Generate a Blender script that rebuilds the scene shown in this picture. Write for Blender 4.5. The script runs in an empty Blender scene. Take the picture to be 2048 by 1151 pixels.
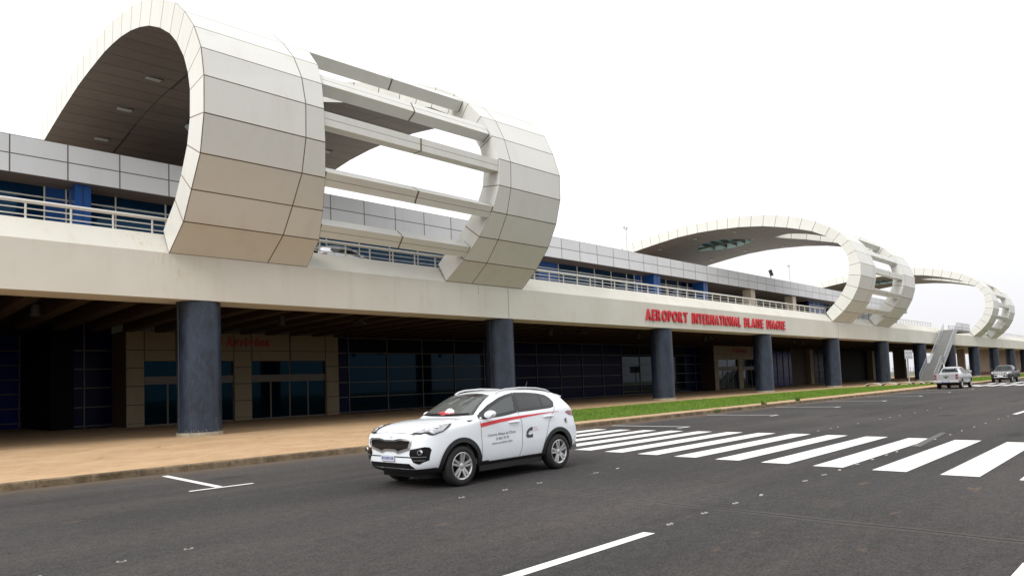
import bpy, bmesh, math, random
from mathutils import Vector, Matrix
from mathutils.bvhtree import BVHTree
from mathutils.geometry import intersect_point_tri_2d

random.seed(7)
scene = bpy.context.scene
COL = scene.collection
R = math.radians

# ------------------------------------------------------------------ camera
cam_d = bpy.data.cameras.new("camera")
cam = bpy.data.objects.new("camera", cam_d)
COL.objects.link(cam)
right = Vector((0.709217, -0.703882, -0.039499))
down = Vector((0.014575, 0.070655, -0.997394))
fwd = Vector((0.704839, 0.706794, 0.060369))
m = Matrix((right, -down, -fwd)).transposed().to_4x4()
m.translation = Vector((0, 0, 1.7))
cam.matrix_world = m
cam_d.sensor_width = 36.0
cam_d.lens = 24.0
cam_d.shift_y = 0.0559
cam_d.clip_start = 0.1
cam_d.clip_end = 6000
scene.camera = cam

# ------------------------------------------------------------------ sky, sun, exposure
SUN_EL, SUN_AZ = R(40), R(262)          # azimuth measured from +Y towards +X
world = bpy.data.worlds.new("World")
scene.world = world
world.use_nodes = True
wn, wl = world.node_tree.nodes, world.node_tree.links
wn.clear()
sky = wn.new("ShaderNodeTexSky")
sky.sky_type = 'NISHITA'
sky.sun_disc = False
sky.sun_elevation = SUN_EL
sky.sun_rotation = SUN_AZ
sky.dust_density = 4.0
geo = wn.new("ShaderNodeTexCoord")
sep = wn.new("ShaderNodeSeparateXYZ")
wl.new(geo.outputs['Generated'], sep.inputs[0])
ramp = wn.new("ShaderNodeValToRGB")      # white overcast, a little brighter overhead
ramp.color_ramp.elements[0].position = 0.0
ramp.color_ramp.elements[0].color = (0.53, 0.527, 0.545, 1)
ramp.color_ramp.elements[1].position = 1.0
ramp.color_ramp.elements[1].color = (1.0, 1.0, 1.0, 1)
_e = ramp.color_ramp.elements.new(0.25)
_e.color = (0.69, 0.69, 0.695, 1)
wl.new(sep.outputs['Z'], ramp.inputs[0])
mulc = wn.new("ShaderNodeMix"); mulc.data_type = 'RGBA'; mulc.blend_type = 'MULTIPLY'
mulc.inputs[0].default_value = 1.0
wl.new(ramp.outputs[0], mulc.inputs[6])
mulc.inputs[7].default_value = (16.5, 16.5, 16.65, 1)
mixc = wn.new("ShaderNodeMix"); mixc.data_type = 'RGBA'
mixc.inputs[0].default_value = 0.93
wl.new(sky.outputs[0], mixc.inputs[6])
wl.new(mulc.outputs[2], mixc.inputs[7])
bg = wn.new("ShaderNodeBackground")
bg.inputs['Strength'].default_value = 0.105
wl.new(mixc.outputs[2], bg.inputs['Color'])
wo = wn.new("ShaderNodeOutputWorld")
wl.new(bg.outputs[0], wo.inputs['Surface'])

sun_d = bpy.data.lights.new("sun", 'SUN')
sun_d.energy = 2.1
sun_d.angle = R(28)
sun_d.color = (1.0, 0.985, 0.96)
sun = bpy.data.objects.new("sun", sun_d)
COL.objects.link(sun)
sd = Vector((math.sin(SUN_AZ) * math.cos(SUN_EL), math.cos(SUN_AZ) * math.cos(SUN_EL), math.sin(SUN_EL)))
sun.rotation_euler = sd.to_track_quat('Z', 'Y').to_euler()
sun.location = (0, 0, 60)

vs = scene.view_settings
vs.view_transform = 'Standard'
vs.look = 'None'
vs.exposure = 0.0
vs.gamma = 1.0
scene.render.engine = 'CYCLES'
cy = scene.cycles
cy.use_denoising = True
cy.max_bounces = 8
cy.diffuse_bounces = 1
cy.glossy_bounces = 4
cy.transmission_bounces = 6
cy.transparent_max_bounces = 12
cy.sample_clamp_indirect = 6.0

# ------------------------------------------------------------------ materials
def _n(nt, t, **kw):
    n = nt.nodes.new(t)
    for k, v in kw.items():
        setattr(n, k, v)
    return n

def _math(nt, op, a, b=None, c=None):
    n = nt.nodes.new("ShaderNodeMath"); n.operation = op
    for i, v in enumerate((a, b, c)):
        if v is None:
            continue
        if isinstance(v, (int, float)):
            n.inputs[i].default_value = v
        else:
            nt.links.new(v, n.inputs[i])
    return n.outputs[0]

def _mix(nt, fac, a, b, mode='MIX'):
    n = nt.nodes.new("ShaderNodeMix"); n.data_type = 'RGBA'; n.blend_type = mode
    for i, v in ((0, fac), (6, a), (7, b)):
        if isinstance(v, (int, float)):
            n.inputs[i].default_value = v
        elif isinstance(v, tuple):
            n.inputs[i].default_value = v if len(v) == 4 else (*v, 1)
        else:
            nt.links.new(v, n.inputs[i])
    return n.outputs[2]

def _noise(nt, scale, detail=4, rough=0.55, vec=None, stretch=None):
    n = nt.nodes.new("ShaderNodeTexNoise")
    n.inputs['Scale'].default_value = scale
    n.inputs['Detail'].default_value = detail
    n.inputs['Roughness'].default_value = rough
    if vec is None:
        tc = nt.nodes.new("ShaderNodeTexCoord"); vec = tc.outputs['Object']
    if stretch:
        mp = nt.nodes.new("ShaderNodeMapping")
        mp.inputs['Scale'].default_value = stretch
        nt.links.new(vec, mp.inputs['Vector']); vec = mp.outputs[0]
    nt.links.new(vec, n.inputs['Vector'])
    return n.outputs[0]

def _ramp(nt, fac, p0, c0, p1, c1):
    n = nt.nodes.new("ShaderNodeValToRGB")
    e = n.color_ramp.elements
    e[0].position, e[1].position = p0, p1
    e[0].color = (*c0, 1) if len(c0) == 3 else c0
    e[1].color = (*c1, 1) if len(c1) == 3 else c1
    nt.links.new(fac, n.inputs[0])
    return n.outputs[0]

def _bump(nt, h, strength, dist=0.01):
    n = nt.nodes.new("ShaderNodeBump")
    n.inputs['Strength'].default_value = strength
    n.inputs['Distance'].default_value = dist
    nt.links.new(h, n.inputs['Height'])
    return n.outputs[0]

def base(name):
    mt = bpy.data.materials.new(name)
    mt.use_nodes = True
    nt = mt.node_tree
    return mt, nt, nt.nodes['Principled BSDF']

def setc(nt, b, c):
    if isinstance(c, tuple):
        b.inputs['Base Color'].default_value = c if len(c) == 4 else (*c, 1)
    else:
        nt.links.new(c, b.inputs['Base Color'])

def mat(name, col, rough=0.5, metal=0.0, var=0.12, scale=3.0, bump=0.0, spec=0.5, coat=0.0, stretch=None, tint=None):
    mt, nt, b = base(name)
    lo = tuple(c * (1 - var) for c in col); hi = tuple(min(1, c * (1 + var)) for c in col)
    nz = _noise(nt, scale, 6, 0.6, stretch=stretch)
    setc(nt, b, _ramp(nt, nz, 0.3, lo, 0.7, hi))
    b.inputs['Roughness'].default_value = rough
    b.inputs['Metallic'].default_value = metal
    b.inputs['Specular IOR Level'].default_value = spec
    b.inputs['Coat Weight'].default_value = coat
    if tint:
        b.inputs['Specular Tint'].default_value = (*tint, 1)
    if bump:
        nt.links.new(_bump(nt, _noise(nt, scale * 12, 5), bump), b.inputs['Normal'])
    return mt

def glass(name, tint, transp=0.5, rough=0.02, spec=0.5):
    """window glass: a tinted see-through layer under a mirror-like sheen"""
    mt, nt, b = base(name)
    setc(nt, b, tint)
    b.inputs['Roughness'].default_value = rough
    b.inputs['Specular IOR Level'].default_value = spec
    tr = _n(nt, "ShaderNodeBsdfTransparent")
    tr.inputs[0].default_value = (*[min(1, 0.25 + 0.75 * c / max(tint)) for c in tint], 1)
    mx = _n(nt, "ShaderNodeMixShader")
    fr = _n(nt, "ShaderNodeFresnel"); fr.inputs[0].default_value = 1.5
    f2 = _math(nt, 'MULTIPLY', _math(nt, 'SUBTRACT', 1.0, fr.outputs[0]), transp)
    nt.links.new(f2, mx.inputs[0])
    nt.links.new(b.outputs[0], mx.inputs[1]); nt.links.new(tr.outputs[0], mx.inputs[2])
    nt.links.new(mx.outputs[0], nt.nodes['Material Output'].inputs['Surface'])
    return mt

def joint_mat(name, col, line, lwu=0.02, lwv=0.03, rough=0.45, metal=0.0, var=0.05, stain=(0.42, 0.36, 0.28), stain_amt=0.35, grain=1.2, spec=0.5):
    """cladding panels: UVs count panels, a dark joint at every whole number, each panel a touch different, rust-brown weathering"""
    mt, nt, b = base(name)
    uv = _n(nt, "ShaderNodeUVMap"); uv.uv_map = "UVMap"
    s = _n(nt, "ShaderNodeSeparateXYZ"); nt.links.new(uv.outputs[0], s.inputs[0])
    masks = []
    for o, lw in ((s.outputs[0], lwu), (s.outputs[1], lwv)):
        fr = _math(nt, 'FRACT', _math(nt, 'ADD', o, 100.5))
        masks.append(_math(nt, 'LESS_THAN', _math(nt, 'ABSOLUTE', _math(nt, 'SUBTRACT', fr, 0.5)), lw))
    mk = _math(nt, 'MAXIMUM', masks[0], masks[1])
    fl = _n(nt, "ShaderNodeVectorMath", operation='FLOOR'); nt.links.new(uv.outputs[0], fl.inputs[0])
    wnz = _n(nt, "ShaderNodeTexWhiteNoise"); wnz.noise_dimensions = '3D'; nt.links.new(fl.outputs[0], wnz.inputs['Vector'])
    c0 = _ramp(nt, wnz.outputs[0], 0, tuple(c * (1 - var) for c in col), 1, tuple(min(1, c * (1 + var)) for c in col))
    st = _noise(nt, grain, 6, 0.65, stretch=(1, 1, 0.25))
    c1 = _mix(nt, _ramp(nt, st, 0.5, (0, 0, 0), 0.8, (stain_amt,) * 3), c0, stain)
    st2 = _noise(nt, grain * 9, 3, 0.6, stretch=(1, 1, 0.06))
    c1 = _mix(nt, _ramp(nt, st2, 0.55, (0, 0, 0), 0.8, (stain_amt * 0.7,) * 3), c1, tuple(c * 0.8 for c in col))
    setc(nt, b, _mix(nt, mk, c1, line))
    b.inputs['Roughness'].default_value = rough
    b.inputs['Metallic'].default_value = metal
    b.inputs['Specular IOR Level'].default_value = spec
    return mt

M = {}
M['clad'] = joint_mat('arch_cladding', (0.66, 0.658, 0.615), (0.12, 0.085, 0.05), 0.009, 0.0175, 0.42, 0.0, 0.035, (0.50, 0.44, 0.34), 0.3)
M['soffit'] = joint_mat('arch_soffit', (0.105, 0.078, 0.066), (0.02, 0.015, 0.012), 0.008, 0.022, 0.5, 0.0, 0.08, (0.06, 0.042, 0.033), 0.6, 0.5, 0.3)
M['fascia_panel'] = joint_mat('roof_fascia_panels', (0.62, 0.625, 0.645), (0.10, 0.09, 0.08), 0.013, 0.03, 0.38, 0.0, 0.04, (0.40, 0.39, 0.37), 0.25)
M['portal'] = joint_mat('portal_stone', (0.18, 0.137, 0.074), (0.012, 0.01, 0.006), 0.02, 0.022, 0.55, 0, 0.05, (0.3, 0.22, 0.13), 0.3)
M['cream'] = mat('cream_render', (0.66, 0.63, 0.54), 0.7, var=0.05, scale=0.5, bump=0.03)

def concrete_mat():
    mt, nt, b = base('deck_concrete')
    n1 = _noise(nt, 0.35, 5, 0.6)
    c = _ramp(nt, n1, 0.3, (0.60, 0.58, 0.505), 0.7, (0.67, 0.65, 0.58))
    n2 = _noise(nt, 1.1, 6, 0.7, stretch=(1, 1, 0.12))
    c = _mix(nt, _ramp(nt, n2, 0.55, (0, 0, 0), 0.75, (0.4,) * 3), c, (0.47, 0.42, 0.31))
    n3 = _noise(nt, 0.16, 3, 0.5, stretch=(1, 1, 0.4))
    n4 = _noise(nt, 5, 5, 0.8, stretch=(1, 1, 0.25))
    rust = _math(nt, 'MULTIPLY', _ramp(nt, n3, 0.60, (0, 0, 0), 0.68, (1, 1, 1)), _ramp(nt, n4, 0.55, (0, 0, 0), 0.7, (0.5,) * 3))
    c = _mix(nt, rust, c, (0.45, 0.3, 0.1))
    setc(nt, b, c)
    b.inputs['Roughness'].default_value = 0.72
    nt.links.new(_bump(nt, _noise(nt, 20, 5), 0.08), b.inputs['Normal'])
    return mt
M['deck'] = concrete_mat()
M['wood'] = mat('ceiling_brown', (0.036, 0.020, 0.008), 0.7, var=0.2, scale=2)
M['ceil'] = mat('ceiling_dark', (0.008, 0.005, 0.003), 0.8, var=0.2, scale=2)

def column_mat():
    mt, nt, b = base('column_slate_blue')
    oi_ = _n(nt, "ShaderNodeObjectInfo"); tc0 = _n(nt, "ShaderNodeTexCoord")
    sh = _n(nt, "ShaderNodeVectorMath", operation='ADD'); nt.links.new(tc0.outputs['Object'], sh.inputs[0])
    nt.links.new(_math(nt, 'MULTIPLY', oi_.outputs['Random'], 60.0), sh.inputs[1])
    n1 = _noise(nt, 1.5, 8, 0.72, vec=sh.outputs[0], stretch=(1, 1, 0.55))
    n2 = _noise(nt, 7, 6, 0.75, vec=sh.outputs[0], stretch=(1, 1, 0.3))
    c = _ramp(nt, n1, 0.34, (0.006, 0.010, 0.021), 0.70, (0.027, 0.044, 0.078))
    c = _mix(nt, _ramp(nt, n2, 0.52, (0, 0, 0), 0.75, (0.6,) * 3), c, (0.055, 0.085, 0.13))
    tc = _n(nt, "ShaderNodeTexCoord"); s = _n(nt, "ShaderNodeSeparateXYZ"); nt.links.new(tc.outputs['Object'], s.inputs[0])
    lowband = _ramp(nt, s.outputs[2], 0.0, (1, 1, 1), 1.0, (0, 0, 0))
    n3 = _noise(nt, 22, 4, 0.7)
    chip = _math(nt, 'MULTIPLY', _math(nt, 'LESS_THAN', s.outputs[2], 0.42), _math(nt, 'GREATER_THAN', n3, 0.60))
    c = _mix(nt, chip, c, (0.4, 0.36, 0.28))
    setc(nt, b, c)
    b.inputs['Roughness'].default_value = 0.42
    nt.links.new(_bump(nt, n2, 0.1), b.inputs['Normal'])
    return mt
M['column'] = column_mat()
M['plinth'] = mat('column_plinth', (0.36, 0.32, 0.24), 0.8, var=0.25, scale=6, bump=0.1)
M['navy'] = mat('navy_panel', (0.002, 0.003, 0.026), 0.25, var=0.15, scale=0.6, spec=0.05)
M['blue'] = mat('blue_panel', (0.016, 0.068, 0.235), 0.22, var=0.12, scale=0.6, spec=0.35)
M['blueglass'] = mat('blue_glazing', (0.004, 0.008, 0.13), 0.2, var=0.15, scale=0.5, spec=0.12)
M['tealglass'] = mat('teal_window_glass', (0.001, 0.004, 0.008), 0.03, var=0.2, scale=0.3, spec=0.32, tint=(0.05, 0.20, 0.32))
M['upglass'] = mat('upper_window_glass', (0.003, 0.016, 0.045), 0.04, var=0.2, scale=0.3, spec=0.4, tint=(0.3, 0.65, 1.0))
M['blackglass'] = mat('black_recess', (0.003, 0.003, 0.004), 0.5, var=0.2, spec=0.05)
M['mull'] = mat('mullion_bronze', (0.075, 0.062, 0.045), 0.45, var=0.1)
M['mullw'] = mat('mullion_white', (0.6, 0.58, 0.54), 0.45, var=0.05)
M['black'] = mat('black_matte', (0.005, 0.005, 0.005), 0.6, var=0.2)
M['joint'] = mat('joint_dark', (0.06, 0.05, 0.04), 0.8)
M['pinkwall'] = mat('pink_beige_wall', (0.46, 0.34, 0.25), 0.7, var=0.07, scale=0.5)
M['redband'] = mat('red_plinth_band', (0.20, 0.075, 0.045), 0.7)
M['railw'] = mat('rail_cream_paint', (0.62, 0.60, 0.55), 0.4, var=0.05)
M['galv'] = mat('galvanised_steel', (0.36, 0.37, 0.39), 0.42, 0.35, var=0.12, scale=5)
M['step'] = mat('stair_concrete', (0.23, 0.23, 0.22), 0.7, var=0.12, scale=4)
M['red'] = mat('sign_red', (0.55, 0.012, 0.02), 0.4, var=0.08)
M['reddim'] = mat('entrance_sign_red', (0.26, 0.008, 0.012), 0.4, var=0.08)
M['white'] = mat('white_paint', (0.78, 0.78, 0.77), 0.5, var=0.04)
M['skyglass'] = glass('skylight_teal_glass', (0.06, 0.30, 0.36), 0.95, 0.05)
M['boardg'] = mat('sign_back_grey', (0.55, 0.58, 0.62), 0.4, 0.2, var=0.08)
M['lampglass'] = mat('soffit_lamp_glass', (0.24, 0.235, 0.23), 0.4)
M['hump'] = mat('hump_concrete', (0.40, 0.36, 0.29), 0.8, var=0.2, scale=5, bump=0.1)
M['stud'] = mat('stud_plastic', (0.30, 0.285, 0.26), 0.5)

def paint_mark():
    mt, nt, b = base('road_paint')
    n = _noise(nt, 30, 5, 0.75)
    n2 = _noise(nt, 1.3, 4, 0.6)
    wear = _math(nt, 'MULTIPLY', _ramp(nt, n, 0.52, (0, 0, 0), 0.7, (0.75,) * 3), _ramp(nt, n2, 0.3, (0.15,) * 3, 0.75, (1.0,) * 3))
    setc(nt, b, _mix(nt, wear, (0.78, 0.77, 0.74), (0.36, 0.35, 0.34)))
    b.inputs['Roughness'].default_value = 0.6
    return mt
M['mark'] = paint_mark()

def asphalt_mat():
    mt, nt, b = base('asphalt')
    big = _noise(nt, 0.13, 5, 0.6)
    mid = _noise(nt, 0.9, 6, 0.65)
    lanes = _noise(nt, 0.5, 5, 0.6, stretch=(0.08, 1.0, 1))
    fine = _noise(nt, 32, 5, 0.85)
    c = _ramp(nt, big, 0.3, (0.037, 0.035, 0.0345), 0.7, (0.066, 0.062, 0.060))
    c = _mix(nt, _ramp(nt, lanes, 0.45, (0, 0, 0), 0.68, (0.75,) * 3), c, (0.080, 0.071, 0.066))
    c = _mix(nt, _ramp(nt, mid, 0.6, (0, 0, 0), 0.8, (0.5,) * 3), c, (0.10, 0.080, 0.066))
    # dusty brown spots
    spot = _noise(nt, 1.7, 3, 0.5, stretch=(0.6, 1.6, 1))
    c = _mix(nt, _ramp(nt, spot, 0.68, (0, 0, 0), 0.74, (0.45,) * 3), c, (0.16, 0.108, 0.075))
    grit = _ramp(nt, fine, 0.32, (0.35,) * 3, 0.68, (1.65,) * 3)
    c = _mix(nt, 1.0, c, grit, 'MULTIPLY')
    g2 = _ramp(nt, _noise(nt, 7.0, 6, 0.8), 0.3, (0.72,) * 3, 0.7, (1.28,) * 3)
    c = _mix(nt, 1.0, c, g2, 'MULTIPLY')
    crk = _noise(nt, 0.35, 8, 0.7)
    cm = _math(nt, 'LESS_THAN', _math(nt, 'ABSOLUTE', _math(nt, 'SUBTRACT', crk, 0.5)), 0.0012)
    c = _mix(nt, _math(nt, 'MULTIPLY', cm, 0.6), c, (0.015, 0.014, 0.013))
    # a construction joint crossing the road
    tc = _n(nt, "ShaderNodeTexCoord"); s = _n(nt, "ShaderNodeSeparateXYZ"); nt.links.new(tc.outputs['Object'], s.inputs[0])
    oil = _noise(nt, 0.8, 2, 0.4, stretch=(0.5, 1.2, 1))
    c = _mix(nt, _ramp(nt, oil, 0.66, (0, 0, 0), 0.76, (0.55,) * 3), c, (0.020, 0.0195, 0.019))
    dk = _math(nt, 'ADD', s.outputs[1], _math(nt, 'MULTIPLY', _noise(nt, 1.4, 5, 0.7), 1.6))
    c = _mix(nt, _ramp(nt, _math(nt, 'MULTIPLY', _math(nt, 'SUBTRACT', dk, 16.6), 0.6), 0.0, (0, 0, 0), 0.9, (0.7,) * 3), c, (0.15, 0.11, 0.075))
    wob = _math(nt, 'MULTIPLY', _math(nt, 'SUBTRACT', _noise(nt, 1.1, 4), 0.5), 0.16)
    jx = _math(nt, 'ABSOLUTE', _math(nt, 'SUBTRACT', _math(nt, 'ADD', s.outputs[0], wob), 8.25))
    near = _math(nt, 'LESS_THAN', s.outputs[1], 8.0)
    jm = _math(nt, 'MULTIPLY', _math(nt, 'LESS_THAN', jx, 0.022), near)
    c = _mix(nt, _math(nt, 'MULTIPLY', jm, 0.65), c, (0.02, 0.02, 0.02))
    jm2 = _math(nt, 'MULTIPLY', _math(nt, 'LESS_THAN', _math(nt, 'ABSOLUTE', _math(nt, 'SUBTRACT', jx, 0.06)), 0.03), near)
    c = _mix(nt, _math(nt, 'MULTIPLY', jm2, 0.4), c, (0.11, 0.1, 0.09))
    setc(nt, b, c)
    b.inputs['Roughness'].default_value = 0.92
    b.inputs['Specular IOR Level'].default_value = 0.15
    nt.links.new(_bump(nt, fine, 0.5, 0.006), b.inputs['Normal'])
    return mt
M['asphalt'] = asphalt_mat()

def paver_mat():
    mt, nt, b = base('orange_pavers')
    tc = _n(nt, "ShaderNodeTexCoord")
    br = _n(nt, "ShaderNodeTexBrick")
    nt.links.new(tc.outputs['Object'], br.inputs['Vector'])
    br.inputs['Scale'].default_value = 1.0
    br.inputs['Brick Width'].default_value = 0.22
    br.inputs['Row Height'].default_value = 0.11
    br.inputs['Mortar Size'].default_value = 0.006
    br.inputs['Color1'].default_value = (0.50, 0.33, 0.18, 1)
    br.inputs['Color2'].default_value = (0.40, 0.255, 0.13, 1)
    br.inputs['Mortar'].default_value = (0.26, 0.15, 0.08, 1)
    n1 = _noise(nt, 0.5, 6, 0.65)
    c = _mix(nt, _ramp(nt, n1, 0.42, (0, 0, 0), 0.75, (0.75,) * 3), br.outputs[0], (0.58, 0.40, 0.23))
    n2 = _noise(nt, 3.5, 6, 0.7)
    c = _mix(nt, _ramp(nt, n2, 0.55, (0, 0, 0), 0.8, (0.5,) * 3), c, (0.28, 0.14, 0.07))
    setc(nt, b, c)
    b.inputs['Roughness'].default_value = 0.8
    nt.links.new(_bump(nt, br.outputs[1], -0.25, 0.006), b.inputs['Normal'])
    return mt
M['paver'] = paver_mat()

def kerb_mat():
    mt, nt, b = base('kerb_concrete')
    n1 = _noise(nt, 2.0, 7, 0.7)
    c = _ramp(nt, n1, 0.35, (0.07, 0.045, 0.02), 0.68, (0.27, 0.20, 0.125))
    n2 = _noise(nt, 9, 5, 0.7)
    c = _mix(nt, _ramp(nt, n2, 0.5, (0, 0, 0), 0.7, (0.7,) * 3), c, (0.06, 0.045, 0.025))
    tc = _n(nt, "ShaderNodeTexCoord"); s = _n(nt, "ShaderNodeSeparateXYZ"); nt.links.new(tc.outputs['Object'], s.inputs[0])
    fr = _math(nt, 'FRACT', s.outputs[0])
    c = _mix(nt, _math(nt, 'MULTIPLY', _math(nt, 'LESS_THAN', fr, 0.02), 0.5), c, (0.03, 0.022, 0.015))
    setc(nt, b, c)
    b.inputs['Roughness'].default_value = 0.85
    nt.links.new(_bump(nt, n2, 0.4, 0.02), b.inputs['Normal'])
    return mt
M['kerb'] = kerb_mat()

def grass_mat(name, a, bcol):
    mt, nt, b = base(name)
    oi = _noise(nt, 0.7, 5, 0.6)
    n2 = _noise(nt, 40, 2, 0.5)
    c = _ramp(nt, oi, 0.3, a, 0.7, bcol)
    c = _mix(nt, _ramp(nt, n2, 0.4, (0, 0, 0), 0.7, (0.5,) * 3), c, tuple(x * 0.6 for x in a))
    setc(nt, b, c)
    b.inputs['Roughness'].default_value = 0.7
    b.inputs['Specular IOR Level'].default_value = 0.2
    return mt
M['grass'] = grass_mat('grass_blades', (0.105, 0.20, 0.020), (0.20, 0.30, 0.040))
M['soil'] = grass_mat('verge_soil', (0.05, 0.10, 0.015), (0.09, 0.15, 0.03))
M['field'] = grass_mat('far_field', (0.10, 0.11, 0.04), (0.17, 0.15, 0.08))
M['leaf'] = grass_mat('weed_leaves', (0.06, 0.12, 0.02), (0.13, 0.2, 0.04))

# ------------------------------------------------------------------ helpers
class MB:
    """collects faces (with optional UVs and material slots) and links them as ONE mesh object"""
    def __init__(s):
        s.v = []; s.f = []; s.uv = []; s.mi = []
    def quad(s, pts, uv=None, mi=0):
        i = len(s.v)
        s.v += [tuple(p) for p in pts]
        s.f.append(tuple(range(i, i + len(pts))))
        s.uv.append(uv or [(0.5, 0.5)] * len(pts)); s.mi.append(mi)
        return s
    def box(s, x0, x1, y0, y1, z0, z1, mi=0):
        p = [(x0, y0, z0), (x1, y0, z0), (x1, y1, z0), (x0, y1, z0), (x0, y0, z1), (x1, y0, z1), (x1, y1, z1), (x0, y1, z1)]
        for f in ((3, 2, 1, 0), (4, 5, 6, 7), (0, 1, 5, 4), (1, 2, 6, 5), (2, 3, 7, 6), (3, 0, 4, 7)):
            s.quad([p[k] for k in f], mi=mi)
        return s
    def bar(s, a, b, w, h, mi=0, up=(0, 0, 1)):
        a, b = Vector(a), Vector(b)
        d = (b - a).normalized()
        u = Vector(up)
        if abs(d.dot(u)) > 0.98:
            u = Vector((0, 1, 0))
        sx = d.cross(u).normalized() * (w / 2); sz = sx.cross(d).normalized() * (h / 2)
        q = [a - sx - sz, a + sx - sz, a + sx + sz, a - sx + sz]; r = [p + (b - a) for p in q]
        s.quad(q); s.mi[-1] = mi
        s.quad(r[::-1], mi=mi)
        for k in range(4):
            s.quad([q[k], r[k], r[(k + 1) % 4], q[(k + 1) % 4]], mi=mi)
        return s
    def tube(s, pts, r, n=8, mi=0, caps=True):
        pts = [Vector(p) for p in pts]
        rings = []
        rr = r if isinstance(r, (list, tuple)) else [r] * len(pts)
        for k, p in enumerate(pts):
            d = (pts[min(k + 1, len(pts) - 1)] - pts[max(k - 1, 0)]).normalized()
            u = Vector((0, 0, 1)) if abs(d.z) < 0.9 else Vector((1, 0, 0))
            a = d.cross(u).normalized(); b = a.cross(d).normalized()
            rings.append([p + (a * math.cos(t) + b * math.sin(t)) * rr[k] for t in [2 * math.pi * j / n for j in range(n)]])
        for A, B in zip(rings[:-1], rings[1:]):
            for j in range(n):
                s.quad([A[j], A[(j + 1) % n], B[(j + 1) % n], B[j]], mi=mi)
        if caps:
            s.quad(rings[0][::-1], mi=mi); s.quad(rings[-1], mi=mi)
        return s
    def prism(s, poly, axis, a, b, mi=0):
        """poly: 2D outline; axis 'x' -> (y,z), 'y' -> (x,z), 'z' -> (x,y); extruded from a to b"""
        def P(p, t):
            return {'x': (t, p[0], p[1]), 'y': (p[0], t, p[1]), 'z': (p[0], p[1], t)}[axis]
        A = [P(p, a) for p in poly]; B = [P(p, b) for p in poly]
        s.quad(A[::-1], mi=mi); s.quad(B, mi=mi)
        n = len(poly)
        for k in range(n):
            s.quad([A[k], A[(k + 1) % n], B[(k + 1) % n], B[k]], mi=mi)
        return s
    def build(s, name, mats, parent=None, smooth=False, weld=True, fix=True):
        o = Vector((0, 0, 0))
        p = parent
        while p is not None:
            if p.get('local'):
                o = Vector((0, 0, 0)); break
            o += p.location; p = p.parent
        me = bpy.data.meshes.new(name)
        me.from_pydata([tuple(Vector(v) - o) for v in s.v], [], s.f)
        uvl = me.uv_layers.new(name="UVMap")
        k = 0
        for fi, f in enumerate(s.f):
            for c in s.uv[fi]:
                uvl.data[k].uv = c; k += 1
        for mt in (mats if isinstance(mats, (list, tuple)) else [mats]):
            me.materials.append(mt)
        me.polygons.foreach_set('material_index', s.mi)
        if weld:
            bm = bmesh.new(); bm.from_mesh(me)
            bmesh.ops.remove_doubles(bm, verts=bm.verts, dist=1e-4)
            if fix:
                bmesh.ops.recalc_face_normals(bm, faces=bm.faces)
            bm.to_mesh(me); bm.free()
        if smooth:
            me.polygons.foreach_set('use_smooth', [True] * len(me.polygons))
            try:
                me.set_sharp_from_angle(angle=R(40))
            except Exception:
                pass
        ob = bpy.data.objects.new(name, me)
        COL.objects.link(ob)
        if parent is not None:
            ob.parent = parent
        return ob

def tag(o, label=None, cat=None, group=None, kind=None):
    if label: o['label'] = label
    if cat: o['category'] = cat
    if group: o['group'] = group
    if kind: o['kind'] = kind
    return o

def empty(name, loc, label, cat, group=None, rz=0, local=False):
    o = bpy.data.objects.new(name, None)
    COL.objects.link(o)
    o.location = loc; o.rotation_euler = (0, 0, rz)
    o.empty_display_size = 0.3
    if local:
        o['local'] = 1
    return tag(o, label, cat, group)

def copy_tree(o, parent=None):
    c = o.copy(); COL.objects.link(c)
    if parent is not None:
        c.parent = parent
    for ch in list(o.children):
        copy_tree(ch, c)
    return c

def lerp(a, b, t):
    return a + (b - a) * t

def interp(tab, x):
    """tab: rows (x, ...) sorted by x descending or ascending"""
    if tab[0][0] > tab[-1][0]:
        tab = tab[::-1]
    if x <= tab[0][0]: return tab[0][1:]
    for a, b in zip(tab[:-1], tab[1:]):
        if x <= b[0]:
            t = (x - a[0]) / (b[0] - a[0])
            return tuple(lerp(p, q, t) for p, q in zip(a[1:], b[1:]))
    return tab[-1][1:]

def mesh_text(txt, bold=0.0, extrude=0.0, size=1.0):
    cu = bpy.data.curves.new("lettering", 'FONT')
    cu.body = txt; cu.size = size; cu.offset = bold; cu.extrude = extrude
    cu.resolution_u = 4
    ob = bpy.data.objects.new("lettering", cu)
    COL.objects.link(ob)
    bpy.context.view_layer.update()
    me = bpy.data.meshes.new_from_object(ob.evaluated_get(bpy.context.evaluated_depsgraph_get()))
    vs_ = [v.co.copy() for v in me.vertices]; fs_ = [tuple(p.vertices) for p in me.polygons]
    bpy.data.objects.remove(ob); bpy.data.curves.remove(cu); bpy.data.meshes.remove(me)
    return vs_, fs_

def inside(p, poly):
    x, y = p; c = False; n = len(poly); j = n - 1
    for i in range(n):
        xi, yi = poly[i]; xj, yj = poly[j]
        if (yi > y) != (yj > y) and x < (xj - xi) * (y - yi) / (yj - yi) + xi:
            c = not c
        j = i
    return c

def inset(poly, d):
    n = len(poly)
    ar = sum(poly[i][0] * poly[(i + 1) % n][1] - poly[(i + 1) % n][0] * poly[i][1] for i in range(n))
    sg = 1 if ar > 0 else -1
    out = []
    for i in range(n):
        p0, p1, p2 = Vector(poly[i - 1]), Vector(poly[i]), Vector(poly[(i + 1) % n])
        a = (p1 - p0).normalized(); b = (p2 - p1).normalized()
        na = Vector((-a.y, a.x)) * sg; nb = Vector((-b.y, b.x)) * sg
        k = (na + nb)
        k = k.normalized() / max(0.35, k.normalized().dot(na)) if k.length > 1e-6 else na
        out.append(tuple(p1 + k * d))
    return out

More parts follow.
